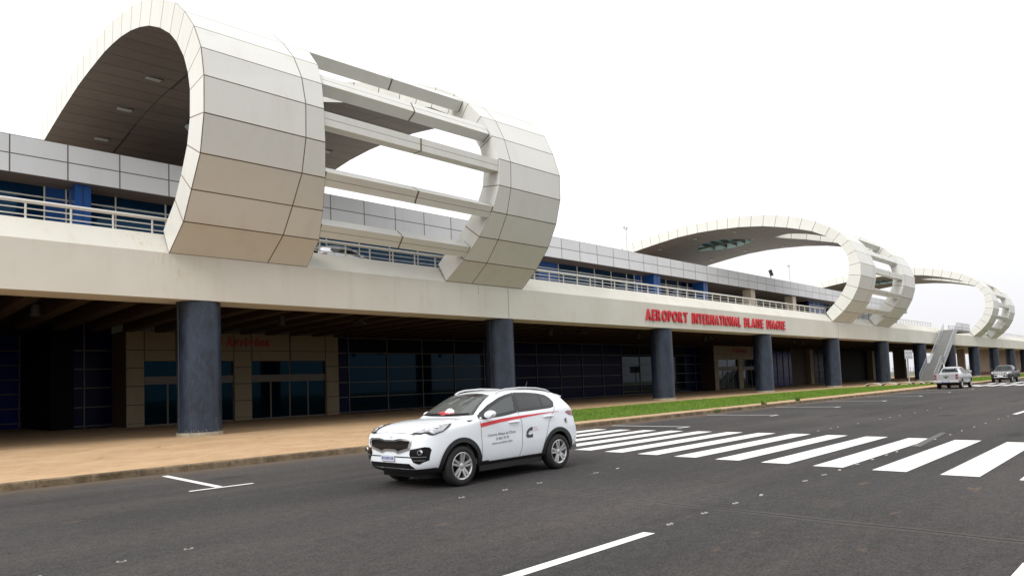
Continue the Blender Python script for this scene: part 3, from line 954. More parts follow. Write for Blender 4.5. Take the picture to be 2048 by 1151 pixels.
# ------------------------------------------------------------------ red lettering
GL = {}
def glyph(ch, bold, ext):
    k = (ch, bold, ext)
    if k not in GL:
        GL[k] = mesh_text(ch, bold, ext)
    return GL[k]
def lettering(parent, words, y_front, z0, z1, depth, m_, nm='letter', bold=0.045):
    """words: (text, x0, x1); each letter is a solid block of its own facing -Y"""
    for txt, xa, xb in words:
        gap = 0.17
        data = []
        for ch in txt:
            v, f = glyph(ch, bold, 0.5)
            lo = min(p.x for p in v); hi = max(p.x for p in v)
            data.append((ch, v, f, lo, hi))
        tot = sum(d[4] - d[3] for d in data) + gap * (len(data) - 1)
        sx = (xb - xa) / tot
        cap = 0.73
        cx = xa
        for ch, v, f, lo, hi in data:
            b = MB()
            pts = [(cx + (p.x - lo) * sx, y_front + (0.5 - p.z) * depth, z0 + p.y / cap * (z1 - z0)) for p in v]
            b.v = pts; b.f = list(f); b.uv = [[(0, 0)] * len(q) for q in f]; b.mi = [0] * len(f)
            b.build(nm, m_, parent)
            cx += (hi - lo + gap) * sx
S1 = empty('facade_sign', (56.5, 29.5, 6.4), 'big red raised letters of the airport name on the cream edge of the terrace', 'sign')
lettering(S1, [('AEROPORT', 44.0, 50.05), ('INTERNATIONAL', 50.8, 59.3), ('BLAISE', 60.1, 63.95), ('DIAGNE', 64.75, 68.9)], 29.46, 6.40, 7.26, 0.12, M['red'], bold=.03)
S2 = empty('entrance_sign', (19.9, 45.9, 5.2), 'dark red arrivals sign over the nearest entrance, partly behind the round column', 'sign')
lettering(S2, [('Arrivées', 18.75, 21.72)], 45.93, 5.22, 5.78, 0.06, M['reddim'], bold=.075)
pb = MB().box(17.85, 18.45, 45.94, 45.99, 5.22, 5.85).build('pictogram_panel', M['reddim'], S2)
MB().bar((17.95, 45.93, 5.42), (18.38, 45.93, 5.62), 0.03, 0.07).build('pictogram_plane', M['white'], S2).parent = pb
S3 = empty('entrance_sign', (87.9, 44.1, 5.2), 'small red arrivals sign over the far entrance, beside the column under the lettering', 'sign')
lettering(S3, [('Arrivées', 86.95, 90.1)], 44.12, 5.14, 5.62, 0.06, M['reddim'], bold=.07)
MB().box(86.2, 86.75, 44.14, 44.19, 5.12, 5.62).build('pictogram_panel', M['reddim'], S3)

# ------------------------------------------------------------------ lamps and speakers under the deck
def ceiling_speaker(x_, y_, label):
    E_ = empty('ceiling_speaker', (x_, y_, 5.95), label, 'speaker', 'dark fittings hanging under the deck')
    MB().tube([(x_, y_, 5.96), (x_, y_, 5.75)], 0.03, 6).build('stem', M['black'], E_)
    MB().tube([(x_, y_, 5.76), (x_, y_, 5.30)], [0.16, 0.19], 14).build('housing', M['black'], E_, smooth=True)
for x_, y_, lb in ((5.77, 33, 'dark hanging speaker under the deck at the far left'), (16.3, 33, 'dark hanging speaker under the deck, just right of the nearest column'),
               (36.85, 33, 'dark hanging speaker under the deck, left of the lettering and right of the second column'),
               (47.85, 33, 'dark hanging speaker under the deck, below the first word of the lettering'), (58.8, 33, 'dark hanging speaker under the deck, below the second word of the lettering'), (81.5, 33, 'dark hanging speaker under the deck, just left of the fifth column')):
    ceiling_speaker(x_, y_, lb)
def spot(x_, y_, label):
    E_ = empty('spotlight', (x_, y_, 5.95), label, 'spotlight', 'spotlights hanging under the deck')
    MB().tube([(x_, y_, 5.96), (x_, y_, 5.78)], 0.03, 6).build('stem', M['black'], E_)
    b = MB()
    for s in (-1, 1):
        b.tube([(x_ + s * 0.02, y_, 5.8), (x_ + s * 0.42, y_ - 0.05, 5.55)], [0.05, 0.13], 10)
    b.tube([(x_, y_, 5.84), (x_, y_, 5.6)], 0.07, 8)
    b.build('lamp_head', M['black'], E_)
for x_, lb in ((20.9, 'dark twin spotlight under the deck above the bonnet of the white car'), (40.5, 'dark twin spotlight under the deck above the roof of the white car'),
           (59.7, 'dark twin spotlight under the deck left of the far entrance'), (78.9, 'dark twin spotlight under the deck right of the far entrance'),
           (97.5, 'dark twin spotlight under the deck near the middle arch'), (116, 'dark twin spotlight under the deck left of the sign post')):
    spot(x_, 33.0, lb)

# ------------------------------------------------------------------ roof masts
def mast(x_, y_, z0, z1, label):
    E_ = empty('roof_mast', (x_, y_, z0), label, 'mast', 'thin masts on the roof')
    MB().tube([(x_, y_, z0), (x_, y_, z1)], [0.05, 0.03], 6).build('pole', M['galv'], E_)
    b = MB()
    for s in (-1, 1):
        b.tube([(x_, y_, z1 - .3), (x_ + s * 0.28, y_ + .1, z1 + 0.05)], 0.03, 5)
        b.box(x_ + s * .28 - .08, x_ + s * .28 + .08, y_, y_ + .18, z1 + .03, z1 + .22)
    b.build('mast_head', M['galv'], E_)
mast(71.1, 50, 15.9, 21.1, 'thin roof mast just left of the middle arch')
mast(120.0, 50, 15.9, 21.0, 'thin roof mast seen through the middle arch')
FL = empty('roof_floodlight', (112.3, 50, 15.9), 'small black floodlight on the roof, seen below the middle arch', 'floodlight')
MB().tube([(112.3, 50, 15.9), (112.3, 50, 18.8)], 0.06, 6).build('pole', M['black'], FL)
MB().bar((112.1, 49.7, 18.6), (111.9, 49.9, 19.6), 0.6, 0.35).build('lamp_head', M['black'], FL)

# ------------------------------------------------------------------ outdoor staircase
ST = empty('outdoor_staircase', (120.5, 28.0, 0.15), 'grey outdoor staircase with steel railings rising to the terrace, behind the silver pickup', 'staircase')
SY0, SY1 = 27.2, 28.95
def stair_z(xx): return interp([(113.0, 0.15), (117.5, 2.7), (119.2, 2.7), (128.6, 8.1), (137.4, 8.1)], xx)[0]
fl = MB()
def flight(xa, za, xb, zb, n):
    for k in range(n):
        x0_, x1_ = lerp(xa, xb, k / n), lerp(xa, xb, (k + 1) / n)
        z0_, z1_ = lerp(za, zb, k / n), lerp(za, zb, (k + 1) / n)
        fl.quad([(x0_, SY0, z0_), (x0_, SY1, z0_), (x0_, SY1, z1_), (x0_, SY0, z1_)])
        fl.quad([(x0_, SY0, z1_), (x0_, SY1, z1_), (x1_, SY1, z1_), (x1_, SY0, z1_)])
        fl.quad([(x0_, SY0, z0_ - .25), (x0_, SY0, z1_), (x1_, SY0, z1_), (x1_, SY0, z1_ - .25)])
        fl.quad([(x0_, SY1, z0_ - .25), (x0_, SY1, z1_), (x1_, SY1, z1_), (x1_, SY1, z1_ - .25)])
        fl.quad([(x0_, SY0, z0_ - .25), (x0_, SY1, z0_ - .25), (x1_, SY1, z1_ - .25), (x1_, SY0, z1_ - .25)])
flight(113.0, 0.15, 117.5, 2.7, 15)
flight(119.2, 2.7, 128.6, 8.1, 32)
fl.build('steps', M['step'], ST, fix=False)
MB().box(117.5, 119.2, SY0, SY1, 2.45, 2.7).build('half_landing', M['step'], ST)
MB().box(128.6, 137.4, SY0, 30.4, 7.75, 8.1).build('landing', M['step'], ST)
for y_ in (SY0 - 0.06, SY1 + 0.06):
    b = MB()
    for a, bb_ in ((113.0, 117.5), (117.5, 119.2), (119.2, 128.6)):
        b.bar((a, y_, stair_z(a) - 0.05), (bb_, y_, stair_z(bb_) - 0.05), 0.1, 0.3)
    b.build('stringer', M['galv'], ST)
    b = MB()
    pts = [(113.0, 1.2), (117.5, 3.75), (119.2, 3.75), (128.6, 9.15)] + ([(137.4, 9.15)] if y_ < 28 else [])
    b.tube([(p[0], y_, p[1]) for p in pts], 0.045, 6)
    for dz in (0.3, 0.6, 0.85):
        b.tube([(p[0], y_, p[1] - dz) for p in pts], 0.025, 5)
    b.build('handrail', M['galv'], ST)
    b = MB(); xx = 113.0; pm = None
    while xx <= (137.4 if y_ < 28 else 128.7):
        zz = stair_z(xx)
        if pm is None:
            pm = MB().tube([(xx, y_, zz), (xx, y_, zz + 1.05)], 0.028, 5).build('baluster_post', M['galv'], ST); px0, pz0 = xx, zz
        else:
            o = bpy.data.objects.new('baluster_post', pm.data); COL.objects.link(o); o.parent = ST
            o.location = (xx - px0, 0, zz - pz0)
        xx += 0.78
MB().box(119.0, 119.2, 27.3, 28.9, 0.1, 2.45).build('support_wall', M['step'], ST)
b = MB()
for dz in (1.05, 0.7, 0.35):
    b.tube([(137.4, SY0 - .06, 8.1 + dz), (137.4, 30.3, 8.1 + dz)], 0.025, 5)
for yy in (28.2, 29.2, 30.2):
    b.tube([(137.4, yy, 8.1), (137.4, yy, 9.15)], 0.035, 5)
b.build('end_rail', M['galv'], ST)

# ------------------------------------------------------------------ sign post, concrete humps, weeds, litter
SP = empty('sign_post', (95.5, 25.7, 0.15), 'tall grey sign post with a pale rectangular board, left of the staircase', 'sign post')
MB().tube([(95.5, 25.7, 0.15), (95.5, 25.7, 4.1)], 0.09, 10).build('pole', M['galv'], SP, smooth=True)
bo = MB().box(94.1, 97.1, 25.55, 25.61, 3.2, 4.3).build('board', M['boardg'], SP)
b = MB()
for zz in (3.45, 4.0):
    b.box(94.1, 97.1, 25.5, 25.548, zz - 0.04, zz + .04)
b.build('board_rail', M['galv'], SP).parent = bo

hy = [26.1, 24.6, 23.1, 21.9, 20.9, 20.0]
HL = ['pale concrete hump on the verge nearest the column', 'pale concrete hump, second from the column', 'pale concrete hump in the middle of the row, left of the sign post',
      'pale concrete hump beside the foot of the sign post', 'pale concrete hump right of the sign post', 'pale concrete hump nearest the silver pickup']
for k, yy in enumerate(hy):
    xx = 83.6 + 0.35 * k if k < 3 else 84.4 + 0.5 * (k - 3)
    b = MB(); n = 10
    w = 0.86
    po = [(-w * math.cos(math.pi * j / n), 0.36 * math.sin(math.pi * j / n)) for j in range(n + 1)]
    pi_ = [(p[0] * 0.88, max(0, p[1] - 0.07)) for p in po]
    poly = po + pi_[::-1]
    for j in range(n):
        for (A_, f_) in ((po, 1), (pi_, -1)):
            b.quad([(xx - .55, yy + A_[j][0], .15 + A_[j][1]), (xx + .55, yy + A_[j][0], .15 + A_[j][1]), (xx + .55, yy + A_[j + 1][0], .15 + A_[j + 1][1]), (xx - .55, yy + A_[j + 1][0], .15 + A_[j + 1][1])])
        for xe_ in (xx - .55, xx + .55):
            b.quad([(xe_, yy + po[j][0], .15 + po[j][1]), (xe_, yy + po[j + 1][0], .15 + po[j + 1][1]), (xe_, yy + pi_[j + 1][0], .15 + pi_[j + 1][1]), (xe_, yy + pi_[j][0], .15 + pi_[j][1])])
    tag(b.build('concrete_hump', M['hump']), HL[k], 'concrete hump', 'row of concrete humps on the verge')

for k, (xx, yy, s, n, lb) in enumerate(((31.4, 17.2, 0.32, 160, 'low wide weed tuft growing along the kerb, leftmost of the weeds'), (36.8, 17.25, 0.42, 90, 'tall pointed weed tuft at the kerb, second from the left'),
                                  (41.5, 17.3, 0.45, 90, 'tall pointed weed tuft at the kerb, farthest of the larger weeds'), (33.7, 17.15, 0.15, 40, 'tiny weed tuft in the kerb joint between two larger ones'))):
    b = MB()
    for _ in range(n):
        a = rg.uniform(0, 2 * math.pi); r_ = s * rg.uniform(0, 0.5) * (2.6 if k == 0 else 0.5)
        px, py = xx + math.cos(a) * r_, yy + math.sin(a) * min(r_, 0.14)
        h = s * rg.uniform(0.3, 1.0) * (0.55 if k == 0 else 1); z0 = 0.05
        la = rg.uniform(0, 2 * math.pi); w = 0.025
        tip = (px + math.cos(la) * h * 0.5, py + math.sin(la) * h * 0.5, z0 + h)
        b.quad([(px - w * math.sin(la), py + w * math.cos(la), z0), (px + w * math.sin(la), py - w * math.cos(la), z0), tip])
    tag(b.build('weed_tuft', M['leaf'], weld=False), lb, 'weed', 'weeds along the kerb')
for (xx, yy, lb) in ((5.2, 21.8, 'dry curled leaf lying on the orange pavement left of the nearest column'), (7.6, 24.6, 'small dark leaf lying on the pavement in front of the nearest column')):
    b = MB()
    for t0, t1, z_ in ((0, .5, .02), (.5, 1, .05)):
        b.quad([(xx + .22 * t0, yy + .04, .152 + z_ * t0), (xx + .22 * t1, yy + .05, .152 + z_ * t1), (xx + .22 * t1, yy - .06, .155 + z_ * t1), (xx + .22 * t0, yy - .05, .155)])
    tag(b.build('dry_leaf', mat('dry_leaf_' + str(int(xx)), (0.26, 0.2, 0.07), .8), fix=False), lb, 'leaf')

# perimeter fence and trees far behind, seen under the deck
PF = empty('perimeter_fence', (330, 92, 0), 'wire perimeter fence far behind the building, seen under the deck beside the sign post', 'fence')
pst = None
for k in range(60):
    xx = 200 + 5 * k
    if pst is None:
        pst = MB().box(xx - .12, xx + .12, 91.9, 92.1, 0, 3.4).build('fence_post', M['galv'], PF); p0 = xx
    else:
        o = bpy.data.objects.new('fence_post', pst.data); COL.objects.link(o); o.parent = PF; o.location = (xx - p0, 0, 0)
b = MB()
for zz in [0.3 + 0.35 * i for i in range(9)]:
    b.box(200, 495, 91.97, 92.0, zz - .02, zz + .02)
b.build('fence_wire', M['galv'], PF)
# ------------------------------------------------------------------ vehicles
def car_paint(name, col, flake=0.0):
    mt, nt, b = base(name)
    n = _noise(nt, 1.6, 4, 0.6)
    setc(nt, b, _ramp(nt, n, 0.3, tuple(c * 0.96 for c in col), 0.7, col))
    b.inputs['Roughness'].default_value = 0.32
    b.inputs['Metallic'].default_value = flake
    b.inputs['Coat Weight'].default_value = 0.8
    b.inputs['Coat Roughness'].default_value = 0.04
    return mt
M['carwhite'] = car_paint('car_paint_white', (0.82, 0.86, 0.90))
M['carsilver'] = car_paint('car_paint_silver', (0.36, 0.365, 0.38), 0.3)
M['cardark'] = car_paint('car_paint_graphite', (0.022, 0.020, 0.021), 0.0)
M['cardark'].node_tree.nodes['Principled BSDF'].inputs['Coat Weight'].default_value = 0.1
M['cardark'].node_tree.nodes['Principled BSDF'].inputs['Specular IOR Level'].default_value = 0.25
M['trim'] = mat('black_trim', (0.016, 0.016, 0.017), 0.5, var=0.15)
M['gloss'] = mat('gloss_black', (0.008, 0.008, 0.009), 0.12, var=0.1)
M['rubber'] = mat('tyre_rubber', (0.009, 0.0085, 0.008), 0.75, var=0.3, scale=8)
M['alloy'] = mat('alloy_silver', (0.62, 0.62, 0.63), 0.28, 0.75, var=0.06)
M['chrome'] = mat('chrome', (0.72, 0.72, 0.74), 0.15, 0.9, var=0.03)
M['lens'] = mat('lamp_clear', (0.33, 0.335, 0.36), 0.15, 0.3, var=0.6, scale=7, coat=1.0)
M['lampred'] = mat('lamp_red', (0.20, 0.010, 0.014), 0.15, coat=1.0)
M['carglass'] = glass('car_glass', (0.030, 0.040, 0.038), 0.66, 0.02, 0.8)
M['windscreen'] = glass('windscreen_sky_sheen', (0.13, 0.138, 0.132), 0.50, 0.03, 1.0)  # base colour lightened to stand in for sky reflected in the glass
M['darkglass'] = glass('car_privacy_glass', (0.010, 0.014, 0.014), 0.5, 0.02, 0.6)
M['seat'] = mat('seat_fabric', (0.12, 0.12, 0.122), 0.8, var=0.2)
M['dash'] = mat('dashboard_plastic', (0.07, 0.07, 0.072), 0.6)
M['plate'] = mat('plate_pale', (0.55, 0.58, 0.66), 0.4, var=0.05)
M['plateink'] = mat('plate_ink', (0.10, 0.11, 0.28), 0.5)
M['bluep'] = mat('plate_blue', (0.02, 0.03, 0.22), 0.4)
M['stripe'] = mat('livery_red', (0.68, 0.03, 0.04), 0.35, var=0.03)
M['ink'] = mat('livery_grey', (0.05, 0.05, 0.055), 0.45)
M['inkred'] = mat('livery_pink', (0.75, 0.25, 0.25), 0.45)

def ring_hood(ztop, wtop, zbelt, wbelt, wmid, zbot, wrock):
    zt = ztop
    return [(0, zbot), (wrock * .8, zbot), (wrock, zbot + .10), (wmid - .005, lerp(zbot, zbelt, .38)), (wmid, lerp(zbot, zbelt, .62)), (wbelt + .015, zbelt - .10), (wbelt + .005, zbelt - .01),
            (wbelt - .035, lerp(zbelt, zt, .45)), (wtop + .045, zt - .03), (wtop - .05, zt - .004), (wtop * .5, zt + .012), (0, zt + .018)]
def ring_std(ztop, wtop, zbelt, wbelt, wmid, zbot, wrock):
    zt = ztop
    return [(0, zbot), (wrock * .8, zbot), (wrock, zbot + .10), (wmid - .005, lerp(zbot, zbelt, .38)), (wmid, lerp(zbot, zbelt, .62)), (wbelt + .012, zbelt - .09), (wbelt, zbelt),
            (lerp(wbelt, wtop + .04, .55), lerp(zbelt, zt - .08, .55)), (wtop + .05, zt - .085), (wtop - .04, zt - .022), (wtop * .5, zt - .003), (0, zt)]

class Car:
    def __init__(s, root, stations, arches, arch_r, level=3, rings=None):
        s.root = root
        V, F = [], []
        n = None
        for st in stations:
            half = rings[st[0]] if rings and st[0] in rings else (ring_hood(*st[1:]) if 1.1 < st[0] < 2.12 else ring_std(*st[1:]))
            n = len(half)
            full = [(st[0], y, z) for y, z in half] + [(st[0], -y, z) for y, z in half[-2:0:-1]]
            V += full
        m_ = 2 * n - 2
        ns = len(stations)
        for i in range(ns - 1):
            for j in range(m_):
                a, b = i * m_ + j, i * m_ + (j + 1) % m_
                F.append((a, b, b + m_, a + m_))
        F.append(tuple(range(m_))[::-1]); F.append(tuple((ns - 1) * m_ + j for j in range(m_)))
        me = bpy.data.meshes.new("body"); me.from_pydata(V, [], F)
        ob = bpy.data.objects.new("body", me); COL.objects.link(ob)
        sub = ob.modifiers.new("s", 'SUBSURF'); sub.levels = level; sub.render_levels = level
        bpy.context.view_layer.update()
        e = ob.evaluated_get(bpy.context.evaluated_depsgraph_get())
        m2 = bpy.data.meshes.new_from_object(e)
        s.V = [v.co.copy() for v in m2.vertices]; s.F = [tuple(p.vertices) for p in m2.polygons]
        bpy.data.objects.remove(ob); bpy.data.meshes.remove(me); bpy.data.meshes.remove(m2)
        s.bvh = BVHTree.FromPolygons(s.V, s.F)
        s.C = [sum((s.V[k] for k in f), Vector()) / len(f) for f in s.F]
        s.arches, s.arch_r = arches, arch_r
    def proj(s, u, v, ax, off):
        if ax in ('y+', 'y-'):
            sg = 1 if ax == 'y+' else -1
            o, d = Vector((u, 4 * sg, v)), Vector((0, -sg, 0))
        elif ax == 'x+':
            o, d = Vector((5, u, v)), Vector((-1, 0, 0))
        elif ax == 'x-':
            o, d = Vector((-5, u, v)), Vector((1, 0, 0))
        else:
            o, d = Vector((u, v, 4)), Vector((0, 0, -1))
        h, nrm, _, _ = s.bvh.ray_cast(o, d)
        if h is None:
            t = {'y+': Vector((u, .85, v)), 'y-': Vector((u, -.85, v)), 'x+': Vector((2.1, u, v)), 'x-': Vector((-2.1, u, v)), 'z': Vector((u, v, 1.2))}[ax]
            h, nrm, _, _ = s.bvh.find_nearest(t)
        return h - d * off * 0.6 + (nrm if nrm.dot(-d) > 0 else -nrm) * off * 0.4
    def cut(s, polys, bands, step=0.07):
        """slice 2D faces along a grid so that they can follow the body"""
        bm = bmesh.new()
        for poly in polys:
            vs_ = [bm.verts.new((p[0], p[1], 0)) for p in poly]
            bm.faces.new(vs_)
        bmesh.ops.remove_doubles(bm, verts=bm.verts, dist=1e-5)
        us = [v.co.x for v in bm.verts]; ws = [v.co.y for v in bm.verts]
        for lo, hi, no in ((min(us), max(us), (1, 0, 0)), (min(ws), max(ws), (0, 1, 0))):
            t = lo + step
            while t < hi:
                bmesh.ops.bisect_plane(bm, geom=bm.verts[:] + bm.edges[:] + bm.faces[:], dist=1e-6, plane_co=Vector(no) * t, plane_no=no)
                t += step
        bmesh.ops.triangulate(bm, faces=bm.faces)
        bm.verts.index_update()
        v = [(q.co.x, q.co.y) for q in bm.verts]; f = [tuple(q.index for q in p.verts) for p in bm.faces]
        bm.free()
        return v, f
    def decal(s, name, polys, ax, mt, parent=None, off=0.006, step=0.07, smooth=True):
        v, f = s.cut(polys, None, step)
        b = MB()
        b.v = [tuple(s.proj(p[0], p[1], ax, off)) for p in v]; b.f = f; b.uv = [[(0, 0)] * 3] * len(f); b.mi = [0] * len(f)
        return b.build(name, mt, parent or s.root, smooth=smooth, weld=False)
    def band(s, outer, inner):
        n = len(outer)
        return [[outer[k], outer[(k + 1) % n], inner[(k + 1) % n], inner[k]] for k in range(n)]
    def line(s, pts, w):
        out = []
        for a, b in zip(pts[:-1], pts[1:]):
            d = (Vector(b) - Vector(a)).normalized(); nn = Vector((-d.y, d.x)) * w / 2
            a2, b2 = Vector(a) - d * w * .3, Vector(b) + d * w * .3
            out.append([tuple(a2 - nn), tuple(b2 - nn), tuple(b2 + nn), tuple(a2 + nn)])
        return out
    def lines(s, name, plines, ax, mt, w=0.009, parent=None, off=0.004):
        b = MB()
        for pl in plines:
            for q in s.line(pl, w):
                v, f = s.cut([q], None, 0.09)
                k0 = len(b.v)
                b.v += [tuple(s.proj(p[0], p[1], ax, off)) for p in v]
                b.f += [tuple(k + k0 for k in t) for t in f]
                b.uv += [[(0, 0)] * 3] * len(f); b.mi += [0] * len(f)
        return b.build(name, mt, parent or s.root, smooth=True, weld=False)
    def near(s, name, pts3, mt, parent=None, off=0.008):
        """a skin patch given by rough 3D outline points, laid on the nearest body surface"""
        c = sum((Vector(p) for p in pts3), Vector()) / len(pts3)
        b = MB(); rings = 10; n = len(pts3)
        dense = []
        for k in range(n):
            for t in (0, .33, .67):
                dense.append(Vector(pts3[k]).lerp(Vector(pts3[(k + 1) % n]), t))
        def pr(p):
            h, nr, _, _ = s.bvh.find_nearest(p)
            if nr.dot(h - Vector((h.x * .7, 0, .7))) < 0: nr = -nr
            return h + nr * off
        grid = [[pr(c.lerp(d, (r + 1) / rings)) for d in dense] for r in range(rings)]
        cc = pr(c); m_ = len(dense)
        for k in range(m_):
            b.quad([cc, grid[0][k], grid[0][(k + 1) % m_]])
            for r in range(rings - 1):
                b.quad([grid[r][k], grid[r + 1][k], grid[r + 1][(k + 1) % m_], grid[r][(k + 1) % m_]])
        return b.build(name, mt, parent or s.root, smooth=True)
    def text(s, name, txt, x_left, z_base, width, height, mt, parent, slope=0.0, off=0.007):
        v, f = mesh_text(txt)
        lo = min(p.x for p in v); hi = max(p.x for p in v)
        b = MB()
        for p in v:
            u = (p.x - lo) / (hi - lo) * width
            b.v.append(tuple(s.proj(x_left - u, z_base + slope * u + p.y / 0.73 * height, 'y+', off)))
        b.f = list(f); b.uv = [[(0, 0)] * len(q) for q in f]; b.mi = [0] * len(f)
        return b.build(name, mt, parent, weld=False)
    def split(s, windows, mats_rule, paint, trim, doors=(), front_holes=(), rear_holes=()):
        """the skin with openings taken out: body plus one mesh per door"""
        groups = {'body': []}
        for fi, (f, c) in enumerate(zip(s.F, s.C)):
            if any((c.x - ax) ** 2 + (c.z - az) ** 2 < s.arch_r ** 2 for ax, az in s.arches) and abs(c.y) > 0.45:
                continue
            p = (c.x, c.z)
            if abs(c.y) > 0.45 and any(inside(p, w) for w in windows):
                continue
            if any(inside((c.y, c.z), w) for w in front_holes) and c.x > 0 and c.z > 1.15: continue
            if any(inside((c.y, c.z), w) for w in rear_holes) and c.x < 0 and c.z > 1.0: continue
            g = 'body'
            if abs(c.y) > 0.5:
                for k, d in enumerate(doors):
                    if inside(p, d): g = (k, 1 if c.y > 0 else -1)
            groups.setdefault(g, []).append(fi)
        obs = {}
        for g, fl_ in groups.items():
            mp = {}; b = MB()
            for fi in fl_:
                idx = []
                for k in s.F[fi]:
                    if k not in mp:
                        mp[k] = len(b.v); b.v.append(tuple(s.V[k]))
                    idx.append(mp[k])
                b.f.append(tuple(idx)); b.uv.append([(0, 0)] * len(idx)); b.mi.append(1 if mats_rule(s.C[fi]) else 0)
            obs[g] = b.build('body' if g == 'body' else 'door', [paint, trim], s.root, smooth=True, weld=False)
            for p in obs[g].data.polygons: p.use_smooth = True
        return obs

def lathe(b, cx, cy_, cz, prof, n=28, mi=0, upper=False):
    """prof: (radius, offset along y)"""
    for (r0, o0), (r1, o1) in zip(prof[:-1], prof[1:]):
        for k in range(n):
            a0, a1 = 2 * math.pi * k / n, 2 * math.pi * (k + 1) / n
            if upper and not (a1 <= math.pi + .02):
                continue
            P_ = lambda r, a, o: (cx + r * math.cos(a), cy_ + o, cz + r * math.sin(a))
            if r0 < 1e-6:
                b.quad([P_(0, 0, o0), P_(r1, a0, o1), P_(r1, a1, o1)], mi=mi)
            elif r1 < 1e-6:
                b.quad([P_(r0, a0, o0), P_(0, 0, o1), P_(r0, a1, o0)], mi=mi)
            else:
                b.quad([P_(r0, a0, o0), P_(r1, a0, o1), P_(r1, a1, o1), P_(r0, a1, o0)], mi=mi)

def wheel(root, cx, y_out, rad, sg, rimr, spokes=5, rot=0.3):
    """sg: +1 when the outer face looks to +y"""
    b = MB(); w = 0.225
    lathe(b, cx, y_out, rad, [(rimr + .005, -.01 * sg), (rimr + .03, 0), (rad - .045, 0), (rad - .012, -.02 * sg), (rad, -.05 * sg), (rad, -(w - .05) * sg), (rad - .02, -(w - .01) * sg), (rimr, -w * sg), (0, -w * sg)], 36)
    t = b.build('wheel', M['rubber'], root, smooth=True)
    b = MB()
    lathe(b, cx, y_out, rad, [(rimr + .008, -.012 * sg), (rimr - .004, -.006 * sg), (rimr - .022, -.02 * sg), (rimr - .03, -.10 * sg)], 36)
    for k in range(spokes):
        a = rot + 2 * math.pi * k / spokes
        for da in (-.17, .17):
            a0, a1 = a + da * 2.0, a + da
            p0 = Vector((cx + .055 * math.cos(a0), y_out - .035 * sg, rad + .055 * math.sin(a0)))
            p1 = Vector((cx + (rimr - .012) * math.cos(a1), y_out - .022 * sg, rad + (rimr - .012) * math.sin(a1)))
            b.bar(p0, p1, 0.042, 0.03, up=(0, 1, 0))
    lathe(b, cx, y_out, rad, [(0, -.012 * sg), (.035, -.014 * sg), (.06, -.03 * sg), (.062, -.06 * sg)], 20)
    r_ = b.build('rim', M['alloy'], root, smooth=False)
    r_.parent = t
    b = MB(); lathe(b, cx, y_out, rad, [(0, -.105 * sg), (rimr - .028, -.10 * sg)], 28)
    b.build('brake_shadow', M['trim'], root).parent = t
    return t

def well(root, cx, cz, r, sg, y0=0.5, y1=0.9):
    b = MB()
    lathe(b, cx, 0, cz, [(0, y0 * sg), (r, y0 * sg), (r, y1 * sg)], 28, upper=True)
    return b.build('wheel_well', M['black'], root, smooth=True)

# ---- the white SUV
SUV_ST = [(2.20, .84, .50, .78, .58, .62, .44, .56), (2.18, .93, .56, .865, .66, .70, .36, .64), (2.10, .975, .64, .92, .77, .80, .29, .75), (1.95, 1.035, .70, .97, .86, .885, .25, .83),
          (1.70, 1.10, .74, 1.02, .895, .92, .22, .87), (1.335, 1.145, .755, 1.07, .905, .93, .21, .88), (1.08, 1.165, .76, 1.10, .905, .925, .21, .88), (1.0, 1.172, .76, 1.115, .905, .925, .21, .88),
          (.93, 1.20, .745, 1.125, .90, .92, .21, .88), (.60, 1.405, .665, 1.15, .90, .92, .21, .88), (.30, 1.56, .62, 1.165, .90, .92, .21, .88), (.12, 1.615, .605, 1.175, .90, .92, .21, .88),
          (-.25, 1.65, .60, 1.19, .90, .925, .21, .88), (-.75, 1.655, .595, 1.21, .90, .925, .21, .88), (-1.2, 1.635, .585, 1.235, .895, .93, .21, .885), (-1.6, 1.585, .565, 1.25, .87, .92, .23, .88),
          (-1.82, 1.535, .545, 1.25, .84, .90, .27, .86), (-1.90, 1.44, .56, 1.21, .82, .89, .30, .85), (-1.98, 1.28, .60, 1.12, .79, .87, .33, .83), (-2.06, 1.10, .62, 1.0, .75, .82, .37, .78),
          (-2.13, .95, .58, .86, .66, .72, .42, .68), (-2.16, .86, .50, .78, .55, .62, .47, .56)]
FW = [(.775, 1.185), (.74, 1.225), (.469, 1.365), (.143, 1.488), (-.07, 1.538), (-.295, 1.570), (-.14, 1.215), (.10, 1.186), (.342, 1.165), (.68, 1.148)]
RW = [(-.335, 1.574), (-.679, 1.566), (-1.014, 1.536), (-1.225, 1.495), (-1.31, 1.440), (-1.345, 1.36), (-1.27, 1.275), (-1.163, 1.256), (-.810, 1.240), (-.19, 1.219)]
WS = [(-.70, 1.215), (-.4, 1.20), (0, 1.196), (.4, 1.20), (.70, 1.215), (.615, 1.37), (.535, 1.545), (.3, 1.578), (0, 1.588), (-.3, 1.578), (-.535, 1.545), (-.615, 1.37)]
BW = [(-.60, 1.16), (0, 1.14), (.60, 1.16), (.52, 1.42), (0, 1.44), (-.52, 1.42)]
FD = [(.855, 1.20), (.845, .66), (.83, .385), (-.18, .385), (-.233, .563), (-.243, 1.01), (-.165, 1.216), (-.315, 1.60), (-.07, 1.575), (.143, 1.52), (.5, 1.39)]
RD = [(-.183, .385), (-.825, .385), (-.891, .573), (-1.043, .958), (-1.15, 1.10), (-1.36, 1.29), (-1.385, 1.40), (-1.26, 1.52), (-1.0, 1.565), (-.6, 1.60), (-.318, 1.60), (-.168, 1.216), (-.246, 1.01), (-.236, .563)]

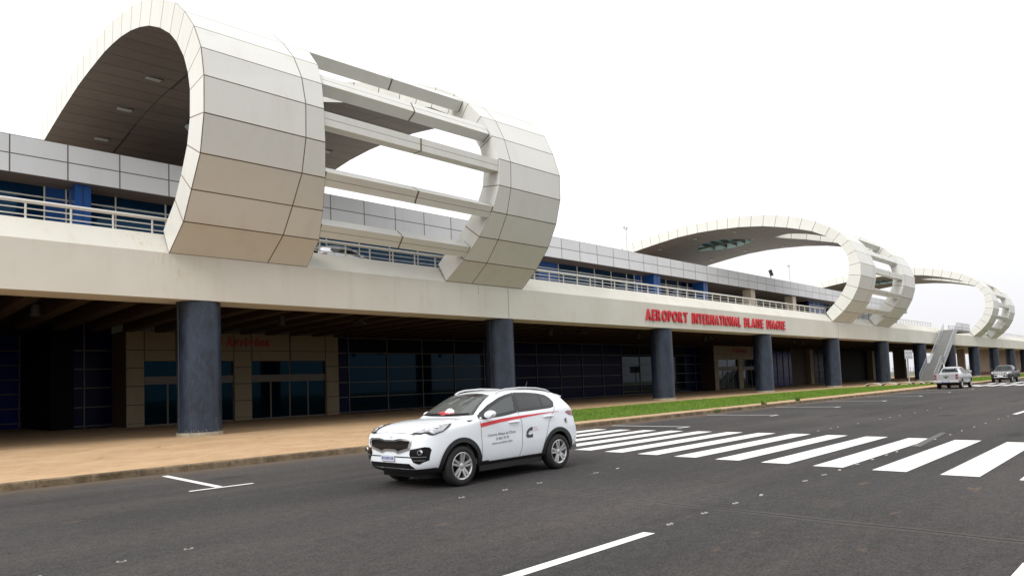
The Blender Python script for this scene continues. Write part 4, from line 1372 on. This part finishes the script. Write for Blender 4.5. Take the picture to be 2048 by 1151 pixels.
def make_suv(root):
    C_ = Car(root, SUV_ST, [(1.335, .35), (-1.335, .35)], 0.445)
    rule = lambda c: c.z < interp([(-2.3, .47), (-1.0, .372), (1.0, .372), (1.75, .37), (2.3, .355)], c.x)[0]
    obs = C_.split([inset(FW, .03), inset(RW, .03)], rule, M['carwhite'], M['trim'], (FD, RD), (inset(WS, .035),), (inset(BW, .03),))
    body = obs['body']
    for sg, ax in ((1, 'y+'), (-1, 'y-')):
        for k, W_ in ((0, FW), (1, RW)):
            d = obs[(k, sg)]
            i_ = inset(W_, .042)
            C_.decal('window', [i_], ax, M['carglass'] if k == 0 else M['darkglass'], d, off=.003)
            C_.decal('window_surround', C_.band(inset(W_, -.012), i_), ax, M['gloss'], d, off=.006)
            hx, hz = ((-.02, 1.03), (-1.03, 1.078))[k]
            p0, p1 = C_.proj(hx + .13, hz + .004, ax, .03), C_.proj(hx - .13, hz + .008, ax, .03)
            MB().tube([C_.proj(hx + .13, hz, ax, .0), p0, p0.lerp(p1, .5), p1, C_.proj(hx - .13, hz, ax, .0)], [.012, .019, .02, .019, .012], 8).build('door_handle', M['carwhite'], root, smooth=True).parent = d
        C_.lines('door_gap', [[(.858, 1.14), (.845, .66), (.83, .385)], [(-.165, 1.216), (-.243, 1.01), (-.233, .563), (-.18, .385)], [(-1.30, 1.25), (-1.15, 1.10), (-1.043, .958), (-.891, .573), (-.825, .385)]], ax, M['joint'], 0.008, body)
        C_.decal('pillar_panel', [[(-.33, 1.565), (-.30, 1.565), (-.155, 1.225), (-.195, 1.225)]], ax, M['gloss'], body, off=.007)
        # quarter glass bar
        C_.decal('window_bar', [[(-1.01, 1.53), (-1.045, 1.525), (-.955, 1.25), (-.92, 1.25)]], ax, M['gloss'], obs[(1, sg)], off=.0075)
        C_.decal('rocker_trim', [[(.90, .365), (-.90, .372), (-.90, .23), (.90, .23)]], ax, M['trim'], body, off=.010)
        for axx in (1.335, -1.335):
            arc = []
            for k in range(25):
                a = R(-14) + k * R(208) / 24
                arc.append((math.cos(a), math.sin(a)))
            outp = [(axx + .50 * c, .35 + .50 * s_) for c, s_ in arc]; inp = [(axx + .415 * c, .35 + .415 * s_) for c, s_ in arc]
            C_.decal('arch_trim', [[outp[k], outp[k + 1], inp[k + 1], inp[k]] for k in range(24)], ax, M['trim'], body, off=.014, step=.2)
            well(root, axx, .35, .435, sg, .48, .86)
            wheel(root, axx, .922 * sg, .352, sg, .236, 5, .42 if axx > 0 else .15)
        # mirror
        b = MB()
        c = Vector((.70, 1.02, 1.215)) if sg > 0 else Vector((.50, -.95, 1.19))
        prof = [(-.115, .0), (-.10, .5), (-.04, .88), (.03, 1.0), (.085, .8), (.105, .35), (.11, 0)]
        n = 14
        ringsm = []
        for ox, r in prof:
            ringsm.append([(c.x + ox * .85, c.y + r * .125 * math.cos(t), c.z + r * .075 * math.sin(t) + .01 * math.cos(t) * sg) for t in [2 * math.pi * j / n for j in range(n)]])
        for A_, B_ in zip(ringsm[:-1], ringsm[1:]):
            for j in range(n):
                b.quad([A_[j], A_[(j + 1) % n], B_[(j + 1) % n], B_[j]])
        mr = b.build('wing_mirror', M['carwhite'], root, smooth=True)
        b = MB(); b.tube([(c.x + .02, .86 * sg, 1.16), (c.x + .01, .93 * sg, 1.175), (c.x, (abs(c.y) - .04) * sg, 1.19)], [.035, .035, .03], 8)
        b.build('mirror_stalk', M['trim'], root, smooth=True).parent = mr
        C_.decal('mirror_base', [[(.86, 1.135), (.70, 1.135), (.70, 1.18), (.76, 1.215), (.80, 1.205)]], ax, M['trim'], mr, off=.009)
        # headlight, tail lamp, roof rail
        hp = [(2.13, .50, .95), (2.02, .60, 1.02), (1.85, .70, 1.085), (1.65, .77, 1.125), (1.46, .82, 1.125), (1.56, .87, 1.05), (1.74, .88, .975), (1.93, .83, .925), (2.06, .70, .915)]
        hl = C_.near('headlight', [(p[0], p[1] * sg, p[2]) for p in hp], M['gloss'], off=.013)
        ctr = sum((Vector(p) for p in hp), Vector()) / len(hp)
        ip = [Vector(p).lerp(ctr, .13) for p in hp]
        C_.near('headlight_lens', [(p[0], p[1] * sg, p[2]) for p in ip], M['lens'], hl, off=.019)
        b = MB()
        for q, rr in (((1.80, .80, 1.03), .05), ((1.95, .73, .985), .042)):
            h, nr, _, _ = C_.bvh.find_nearest(Vector((q[0], q[1] * sg, q[2])))
            if nr.x < 0: nr = -nr
            b.tube([h - nr * .01, h + nr * .03], [rr * 1.2, rr], 14)
        b.build('projector', M['chrome'], root, smooth=True).parent = hl
        tl = C_.decal('tail_lamp', [[(-1.60, 1.135), (-1.70, 1.165), (-1.90, 1.15), (-2.02, 1.09), (-1.98, 1.035), (-1.75, 1.07)]], ax, M['lampred'], off=.010)
        rp = [(.12, 1.58), (.02, 1.625), (-.15, 1.655), (-.6, 1.672), (-1.1, 1.65), (-1.4, 1.605), (-1.50, 1.565)]
        MB().tube([(x_, sg * interp([(-1.5, .55), (-.2, .575), (.12, .57)], x_)[0], z_) for x_, z_ in rp], .017, 8).build('roof_rail', M['alloy'], root, smooth=True)
        # fog lamp pod
        fp = [(.56, .70), (.80, .745), (.845, .735), (.86, .69), (.835, .52), (.71, .455), (.62, .485), (.53, .62)]
        fg = C_.decal('fog_lamp', [[(y * sg, z) for y, z in fp]], 'x+', M['gloss'], off=.008)
        c0 = C_.proj(.75 * sg, .655, 'x+', .004)
        b = MB(); b.tube([c0, c0 + Vector((.03, .008 * sg, 0))], [.05, .043], 14); b.build('lamp', M['chrome'], root, smooth=True).parent = fg
        b = MB(); b.tube([c0 + Vector((.026, .008 * sg, 0)), c0 + Vector((.034, .009 * sg, 0))], .03, 12); b.build('lamp_eye', M['gloss'], root, smooth=True).parent = fg
        C_.decal('fog_bar', [[(.585 * sg, .585), (.82 * sg, .585), (.82 * sg, .572), (.585 * sg, .572)], [(.635 * sg, .527), (.80 * sg, .527), (.80 * sg, .515), (.635 * sg, .515)]], 'x+', M['chrome'], fg, off=.016)
    # windscreen and rear screen
    i_ = inset(WS, .045)
    ws = C_.decal('windscreen', [i_], 'x+', M['windscreen'], off=.003, step=.06)
    C_.decal('windscreen_surround', C_.band(inset(WS, -.008), i_), 'x+', M['gloss'], ws, off=.006, step=.06)
    b = MB()
    for y0_, y1_ in ((-.62, -.02), (.02, .60)):
        pts = [C_.proj(lerp(y0_, y1_, t), lerp(1.215, 1.235, t), 'x+', .02) for t in (0, .25, .5, .75, 1)]
        b.tube(pts, .011, 5)
    b.build('wiper', M['trim'], root).parent = ws
    i_ = inset(BW, .04)
    C_.decal('rear_window', [i_], 'x-', M['darkglass'], off=.003)
    C_.decal('rear_window_surround', C_.band(inset(BW, -.01), i_), 'x-', M['gloss'], body, off=.006)
    # spoiler and aerial
    b = MB()
    n = 8
    for k in range(n):
        y0_, y1_ = lerp(-.56, .56, k / n), lerp(-.56, .56, (k + 1) / n)
        e0, e1 = .10 * abs(y0_ / .56) ** 3, .10 * abs(y1_ / .56) ** 3
        a0, a1 = (-1.68, y0_, 1.572 - e0 * .5), (-1.68, y1_, 1.572 - e1 * .5); b0, b1 = (-2.0 + e0, y0_, 1.515 - e0 * .5), (-2.0 + e1, y1_, 1.515 - e1 * .5)
        c0, c1 = (-1.97 + e0, y0_, 1.475 - e0 * .4), (-1.97 + e1, y1_, 1.475 - e1 * .4); d0, d1 = (-1.78, y0_, 1.49 - e0 * .5), (-1.78, y1_, 1.49 - e1 * .5)
        b.quad([a0, a1, b1, b0]); b.quad([b0, b1, c1, c0]); b.quad([c0, c1, d1, d0])
        if k == 0: b.quad([a0, b0, c0, d0])
        if k == n - 1: b.quad([a1, b1, c1, d1])
    b.build('roof_spoiler', M['carwhite'], root)
    MB().tube([(-1.36, 0, 1.60), (-1.46, 0, 1.80)], [.014, .006], 6).build('aerial', M['trim'], root)
    # grille, plate, intakes
    GP = [(a * 1.03, .765 + (b_ - .765) * 1.1) for a, b_ in [(-.55, .862), (-.27, .868), (-.13, .845), (.13, .845), (.27, .868), (.55, .862), (.572, .835), (.525, .712), (.22, .648), (.12, .680), (-.12, .680), (-.22, .648), (-.525, .712), (-.572, .835)]]
    gi = inset(GP, .026)
    grl = C_.decal('grille', [gi], 'x+', M['gloss'], off=.014, step=.05)
    C_.decal('grille_frame', C_.band(inset(GP, -.004), gi), 'x+', M['chrome'], grl, off=.026, step=.05)
    ml = []
    for k in range(-9, 10):
        for sl in (1, -1):
            y_, pl = k * .06 - .1 * sl, []
            for t in range(12):
                q = (y_ + sl * t * .018, .66 + t * .018)
                if inside(q, inset(GP, .03)): pl.append(q)
            if len(pl) > 1: ml.append([pl[0], pl[-1]])
    C_.lines('grille_mesh', ml, 'x+', M['trim'], .007, grl, .020)
    C_.decal('bumper_slot', [[(-.60, .578), (.58, .578), (.585, .560), (-.60, .560)]], 'x+', M['gloss'], body, off=.005)
    it = C_.decal('lower_intake', [[(-.60, .462), (.52, .462), (.62, .375), (-.64, .375)]], 'x+', M['gloss'], body, off=.008)
    C_.decal('bumper_lip', [[(-.84, .385), (-.62, .362), (.60, .362), (.84, .385), (.80, .27), (-.80, .27)]], 'x+', M['trim'], body, off=.012, step=.05)
    c = C_.proj(-.06, .54, 'x+', .012)
    b = MB(); b.box(c.x, c.x + .012, -.245, .135, .492, .586)
    pl_ = b.build('licence_plate', M['plate'], root)
    b = MB()
    for y0_ in (-.205, -.155, -.10, -.055, -.01, .05, .095):
        b.box(c.x + .0122, c.x + .014, y0_ - .015, y0_ + .015, .515, .565)
    b.build('plate_marks', M['plateink'], root).parent = pl_
    C_.lines('bonnet_gap', [[(-.60, .935), (-.45, .962), (-.2, .972), (.2, .972), (.45, .962), (.60, .935)]], 'x+', M['joint'], .007, body)
    C_.decal('emblem', [[(.055 * math.cos(t), .908 + .022 * math.sin(t)) for t in [2 * math.pi * k / 16 for k in range(16)]]], 'x+', M['chrome'], off=.006)
    # underbody and cabin
    MB().box(-1.9, 1.9, -.62, .62, .18, .33).box(-.86, .86, .621, .84, .20, .33).box(-.86, .86, -.84, -.621, .20, .33).build('underbody', M['black'], root)  # side boxes added and floor lowered to deepen the shadow under the car
    MB().box(-2.0, 1.05, -.84, .84, .34, .44).build('cabin_floor', M['seat'], root)
    b = MB(); b.prism([(1.12, .5), (1.05, 1.13), (.70, 1.13), (.55, 1.02), (.62, .5)], 'y', -.80, .80)
    b.build('dashboard', M['dash'], root)
    for sy in (-.37, .37):
        b = MB()
        b.prism([(.30, .52), (.30, .68), (-.20, .66), (-.42, 1.20), (-.52, 1.20), (-.32, .52)], 'y', sy - .24, sy + .24)
        b.prism([(-.43, 1.22), (-.41, 1.40), (-.48, 1.42), (-.52, 1.22)], 'y', sy - .13, sy + .13)
        b.build('seat', M['seat'], root)
    b = MB(); b.prism([(-.75, .52), (-.75, .70), (-1.2, .68), (-1.42, 1.22), (-1.52, 1.22), (-1.32, .52)], 'y', -.66, .66)
    for sy in (-.4, .4):
        b.prism([(-1.43, 1.23), (-1.42, 1.38), (-1.50, 1.40), (-1.52, 1.23)], 'y', sy - .13, sy + .13)
    b.build('rear_bench', M['seat'], root)
    b = MB(); n = 20
    cw = Vector((.42, .37, 1.06)); ax1 = Vector((0, 1, 0)); ax2 = Vector((.42, 0, .9)).normalized()
    pts = [cw + ax1 * .185 * math.cos(t) + ax2 * .185 * math.sin(t) for t in [2 * math.pi * k / n for k in range(n + 1)]]
    b.tube(pts, .016, 6); b.bar(cw - ax1 * .17, cw + ax1 * .17, .05, .03)
    b.bar(cw, cw + Vector((.25, 0, -.1)), .05, .05)
    b.build('steering_wheel', M['dash'], root)
    MB().box(.36, .40, -.12, .12, 1.46, 1.53).build('rear_view_mirror', M['dash'], root)
    return C_, obs

suv = empty('suv', (9.145, 10.165, 0), 'white SUV with a red side stripe and company lettering, crossing the road in the foreground', 'car', rz=math.pi + R(1.95), local=True)
C_, obs = make_suv(suv)
tc_ = copy_tree(suv)
tag(tc_, 'plain white car up on the terrace, seen through the railing under the nearest arch', 'car')
tc_.name = 'parked_car'
tc_.location = (19.9, 32.75, 7.91); tc_.rotation_euler = (0, 0, R(2))
# livery of the foreground car
fd, rd = obs[(0, 1)], obs[(1, 1)]
C_.decal('side_stripe', [[(.868, 1.062), (.337, 1.112), (-.181, 1.138), (-.181, 1.090), (.337, 1.050), (.845, .990)]], 'y+', M['stripe'], fd, off=.006)
C_.decal('side_stripe', [[(-.181, 1.138), (-.84, 1.158), (-1.40, 1.166), (-1.40, 1.162), (-.84, 1.135), (-.181, 1.090)]], 'y+', M['stripe'], rd, off=.006)
C_.text('lettering', "Cummins Afrique de l'Ouest", .695, .806, .745, .052, M['ink'], fd, .036)
C_.text('lettering', "33 865 70 70", .49, .731, .345, .050, M['ink'], fd, .036)
C_.text('lettering', "www.cummins.com", .595, .655, .54, .046, M['ink'], fd, .036)
# a black letter-C badge with a notch, thick at its foot
lg = []
outer = [(-.535, .905), (-.46, .895), (-.40, .865), (-.36, .82), (-.345, .77), (-.352, .72), (-.375, .705), (-.535, .705)]
C_.decal('badge', [[(-.535, .905), (-.475, .90), (-.40, .868), (-.36, .825), (-.345, .785), (-.40, .785), (-.425, .82), (-.455, .842), (-.50, .835), (-.535, .845)],
                   [(-.345, .778), (-.348, .73), (-.375, .705), (-.535, .705), (-.535, .765), (-.50, .775), (-.47, .755), (-.43, .755), (-.405, .778)]], 'y+', M['ink'], rd, off=.007, step=.05)
C_.decal('badge_accent', [[(-.515, .832), (-.46, .835), (-.425, .80), (-.44, .80), (-.47, .818)]], 'y+', M['alloy'], rd, off=.008, step=.05)
C_.text('lettering', "Afrique", -.555, .875, .115, .03, M['inkred'], rd, .03)
C_.text('lettering', "de l'Ouest", -.56, .826, .165, .03, M['inkred'], rd, .03)
b = MB()
fc = (-1.60, .965)
C_.decal('fuel_cap_badge', [[(fc[0] + .055 * math.cos(t), fc[1] + .062 * math.sin(t)) for t in [2 * math.pi * k / 18 for k in range(18)]]], 'y+', M['alloy'], suv, off=.006)
C_.decal('fuel_cap_mark', [[(fc[0] + .03, fc[1] + .04), (fc[0] - .02, fc[1] + .045), (fc[0] - .02, fc[1] + .02), (fc[0] + .01, fc[1]), (fc[0] - .02, fc[1] - .02), (fc[0] - .02, fc[1] - .045), (fc[0] + .03, fc[1] - .03), (fc[0] + .045, fc[1])]], 'y+', M['ink'], suv, off=.008)

# things lying on the dashboard
def car_world(p):
    return suv.matrix_basis @ Vector(p)
bpy.context.view_layer.update()
RC = empty('red_bag', suv.matrix_world @ Vector((.84, -.05, 1.15)), 'crumpled red bag lying on the dashboard behind the windscreen of the white car', 'bag', rz=suv.rotation_euler[2], local=True)
b = MB()
rr_ = random.Random(5)
def lump(b, c, s, seed):
    q = random.Random(seed); n, m_ = 12, 6; g = []
    for i in range(m_ + 1):
        ph = math.pi / 2 * i / m_; row = []
        for j in range(n):
            t = 2 * math.pi * j / n; k = 1 + q.uniform(-.18, .18)
            row.append((c[0] + s[0] * math.cos(ph) * math.cos(t) * k, c[1] + s[1] * math.cos(ph) * math.sin(t) * k, c[2] + s[2] * math.sin(ph) * (1 + q.uniform(-.15, .15))))
        g.append(row)
    for A_, B_ in zip(g[:-1], g[1:]):
        for j in range(n):
            b.quad([A_[j], A_[(j + 1) % n], B_[(j + 1) % n], B_[j]])
lump(b, (0, 0, 0), (.11, .36, .12), 4)
b.build('bag_cloth', M['stripe'], RC, smooth=True, weld=False)
b = MB(); lump(b, (-.02, .10, .09), (.07, .13, .09), 9); b.build('white_paper', M['white'], RC, smooth=True, weld=False)

# ---- pickups
bed = [(0, .40), (.70, .40), (.86, .50), (.915, .72), (.92, .95), (.905, 1.14), (.89, 1.21), (.84, 1.225), (.76, 1.215), (.735, 1.10), (.70, .82), (0, .80)]
bed_end = [(0, .46), (.70, .46), (.86, .53), (.905, .72), (.91, .95), (.90, 1.14), (.885, 1.215), (.84, 1.232), (.76, 1.23), (.66, 1.23), (.4, 1.23), (0, 1.23)]
PU_ST = [(2.45, .95, .60, .85, .62, .66, .45, .60), (2.43, 1.05, .66, .96, .74, .78, .38, .70), (2.32, 1.11, .72, 1.02, .85, .88, .33, .80), (2.0, 1.17, .74, 1.08, .90, .92, .32, .86), (1.6, 1.21, .75, 1.12, .91, .93, .32, .87),
         (1.15, 1.235, .755, 1.16, .91, .93, .32, .87), (1.07, 1.245, .75, 1.17, .91, .925, .32, .87), (.98, 1.29, .74, 1.18, .905, .925, .32, .87), (.62, 1.55, .66, 1.19, .90, .92, .32, .87), (.35, 1.73, .61, 1.20, .90, .92, .32, .87), (.15, 1.785, .60, 1.205, .90, .92, .32, .87),
         (-.4, 1.815, .60, 1.21, .90, .92, .32, .87), (-.95, 1.79, .59, 1.215, .90, .92, .32, .87), (-1.17, 1.74, .585, 1.215, .90, .92, .32, .87), (-1.24, 1.62, .60, 1.215, .90, .92, .32, .87), (-1.32, 1.30, .66, 1.2, .90, .92, .34, .87)]
def make_pickup(root, paint, front_bar):
    st = PU_ST + [(-1.36,), (-1.44,), (-2.70,), (-2.735,), (-2.74,), (-2.795,), (-2.80,)]
    rings = {-1.36: bed, -1.44: bed, -2.70: bed, -2.735: bed, -2.74: bed_end, -2.795: bed_end, -2.80: bed_end}
    C_ = Car(root, st, [(1.60, .385), (-1.62, .385)], .47, 2, rings)
    rule = lambda c: c.z < interp([(-2.9, .55), (-1.0, .44), (1.0, .44), (2.0, .46), (2.5, .56)], c.x)[0]
    FWp = [(.80, 1.215), (.45, 1.50), (.20, 1.665), (-.02, 1.70), (-.20, 1.225)]
    RWp = [(-.10, 1.70), (-.60, 1.715), (-1.02, 1.665), (-1.10, 1.245), (-.29, 1.225)]
    WSp = [(-.76, 1.26), (0, 1.245), (.76, 1.26), (.58, 1.695), (0, 1.73), (-.58, 1.695)]
    BWp = [(-.63, 1.34), (.63, 1.34), (.54, 1.69), (-.54, 1.69)]
    FDp = [(.92, 1.20), (.90, .47), (-.22, .47), (-.25, 1.0), (-.24, 1.22), (-.05, 1.73), (.2, 1.70), (.5, 1.50)]
    RDp = [(-.222, .47), (-1.0, .47), (-1.12, .8), (-1.18, 1.2), (-1.12, 1.70), (-.6, 1.75), (-.06, 1.73), (-.244, 1.22), (-.253, 1.0)]
    obs = C_.split([inset(FWp, .03), inset(RWp, .03)], rule, paint, M['trim'], (FDp, RDp), (inset(WSp, .05),), (inset(BWp, .04),))
    body = obs['body']
    for sg, ax in ((1, 'y+'), (-1, 'y-')):
        for k, W_ in ((0, FWp), (1, RWp)):
            d = obs[(k, sg)]
            C_.decal('window', [W_], ax, M['darkglass'], d, off=.004, step=.12)
            hx, hz = ((-.10, 1.06), (-1.0, 1.07))[k]
            MB().tube([C_.proj(hx + .12, hz, ax, .03), C_.proj(hx - .12, hz, ax, .03)], .02, 6).build('door_handle', M['chrome'], root).parent = d
        C_.lines('door_gap', [[(.92, 1.19), (.90, .45)], [(-.24, 1.22), (-.25, 1.0), (-.22, .45)], [(-1.18, 1.22), (-1.12, .8), (-1.0, .45)], [(-1.40, 1.22), (-1.40, .5)]], ax, M['joint'], .014, body)
        for axx in (1.60, -1.62):
            arc = [(math.cos(R(-12) + k * R(204) / 20), math.sin(R(-12) + k * R(204) / 20)) for k in range(21)]
            C_.decal('arch_trim', [[(axx + .52 * arc[k][0], .385 + .52 * arc[k][1]), (axx + .52 * arc[k + 1][0], .385 + .52 * arc[k + 1][1]), (axx + .44 * arc[k + 1][0], .385 + .44 * arc[k + 1][1]), (axx + .44 * arc[k][0], .385 + .44 * arc[k][1])] for k in range(20)], ax, paint, body, off=.012, step=.3)
            well(root, axx, .385, .46, sg, .45, .84)
            wheel(root, axx, .905 * sg, .385, sg, .235, 6)
        b = MB(); b.prism([(.74, 1.20), (.77, 1.40), (.70, 1.43), (.62, 1.40), (.63, 1.22)], 'y', min(.98 * sg, 1.16 * sg), max(.98 * sg, 1.16 * sg)); b.bar((.72, .86 * sg, 1.22), (.70, 1.0 * sg, 1.27), .06, .05)
        b.build('wing_mirror', M['trim'] if front_bar else M['chrome'], root)
        b = MB(); b.box(-2.822, -2.70, min(.71 * sg, .875 * sg), max(.71 * sg, .875 * sg), .80, 1.17)
        tl = b.build('tail_lamp', M['lampred'], root)
        MB().box(-2.826, -2.80, min(.74 * sg, .845 * sg), max(.74 * sg, .845 * sg), .92, 1.02).build('reversing_lamp', M['lens'], root).parent = tl
        hp = [(2.40, .50, 1.02), (2.25, .66, 1.10), (2.02, .80, 1.12), (1.95, .89, 1.05), (2.1, .89, .94), (2.35, .74, .88), (2.44, .56, .90)]
        C_.near('headlight', [(p[0], p[1] * sg, p[2]) for p in hp], M['lens'], off=.012)
    C_.decal('windscreen', [WSp], 'x+', M['carglass'], off=.004, step=.12)
    C_.decal('rear_window', [BWp], 'x-', M['darkglass'], off=.004, step=.12)
    C_.lines('tailgate_gap', [[(-.70, 1.20), (-.70, .66), (.70, .66), (.70, 1.20)]], 'x-', M['joint'], .016, body, .006)
    MB().box(-2.83, -2.80, -.17, .17, .98, 1.04).build('tailgate_handle', M['trim'], root)
    C_.decal('tailgate_emblem', [[(.10 * math.cos(t), .90 + .035 * math.sin(t)) for t in [2 * math.pi * k / 14 for k in range(14)]]], 'x-', M['trim'], off=.01)
    b = MB(); b.prism([(-2.72, .50), (-2.94, .50), (-2.97, .54), (-2.97, .64), (-2.93, .67), (-2.72, .67)], 'y', -.88, .88)
    bu = b.build('rear_bumper', M['alloy'] if not front_bar else M['trim'], root)
    MB().box(-2.985, -2.972, -.27, .27, .53, .65).build('licence_plate', M['bluep'], root).parent = bu
    b = MB()
    for k in range(7):
        b.box(-2.99, -2.9855, -.21 + .065 * k - .02, -.21 + .065 * k + .02, .56, .62)
    b.build('plate_marks', M['white'], root).parent = bu
    g = C_.decal('grille', [[(-.48, 1.03), (.48, 1.03), (.52, .80), (-.52, .80)]], 'x+', M['trim'], off=.008)
    b = MB()
    for z_ in (.84, .92, 1.0):
        b.box(2.44, 2.475, -.46, .46, z_ - .022, z_ + .022)
    b.build('grille_bar', M['chrome'], root).parent = g
    MB().box(-2.4, 2.2, -.6, .6, .28, .45).build('underbody', M['black'], root)
    MB().box(-1.2, 1.0, -.84, .84, .45, .52).build('cabin_floor', M['seat'], root)
    b = MB(); b.box(.70, 1.1, -.8, .8, .6, 1.19); b.build('dashboard', M['dash'], root)
    for sy in (-.37, .37):
        b = MB(); b.prism([(.25, .6), (.25, .8), (-.2, .8), (-.40, 1.42), (-.50, 1.42), (-.3, .6)], 'y', sy - .23, sy + .23); b.build('seat', M['seat'], root)
    b = MB(); b.prism([(-.6, .6), (-.6, .85), (-.95, .85), (-1.08, 1.40), (-1.15, 1.40), (-1.1, .6)], 'y', -.62, .62); b.build('rear_bench', M['seat'], root)
    if front_bar:
        b = MB()
        for z_ in (.58, .80, 1.04):
            b.tube([(2.45, -.62, z_), (2.60, -.52, z_), (2.60, .52, z_), (2.45, .62, z_)], .025, 8)
        for y_ in (-.5, -.17, .17, .5):
            b.tube([(2.60, y_, .50), (2.60, y_, 1.06)], .025, 8)
        b.box(2.585, 2.615, -.36, .36, .84, 1.02)
        b.build('bull_bar', M['chrome'], root)
        MB().box(2.63, 2.645, -.25, .25, .62, .73).build('licence_plate', M['plate'], root)
    return C_

ps = empty('pickup_truck', (71.6, 15.62, 0), 'silver double-cab pickup parked at the kerb, seen from behind', 'pickup truck', rz=R(0.5), local=True)
make_pickup(ps, M['carsilver'], False)
pd_ = empty('pickup_truck', (94.0, 15.55, 0), 'dark grey double-cab pickup with a bright bull bar, facing the viewer', 'pickup truck', rz=math.pi, local=True)
make_pickup(pd_, M['cardark'], True)
for q in (ps, pd_):
    q.scale = (1.06, 1.04, 1.07)
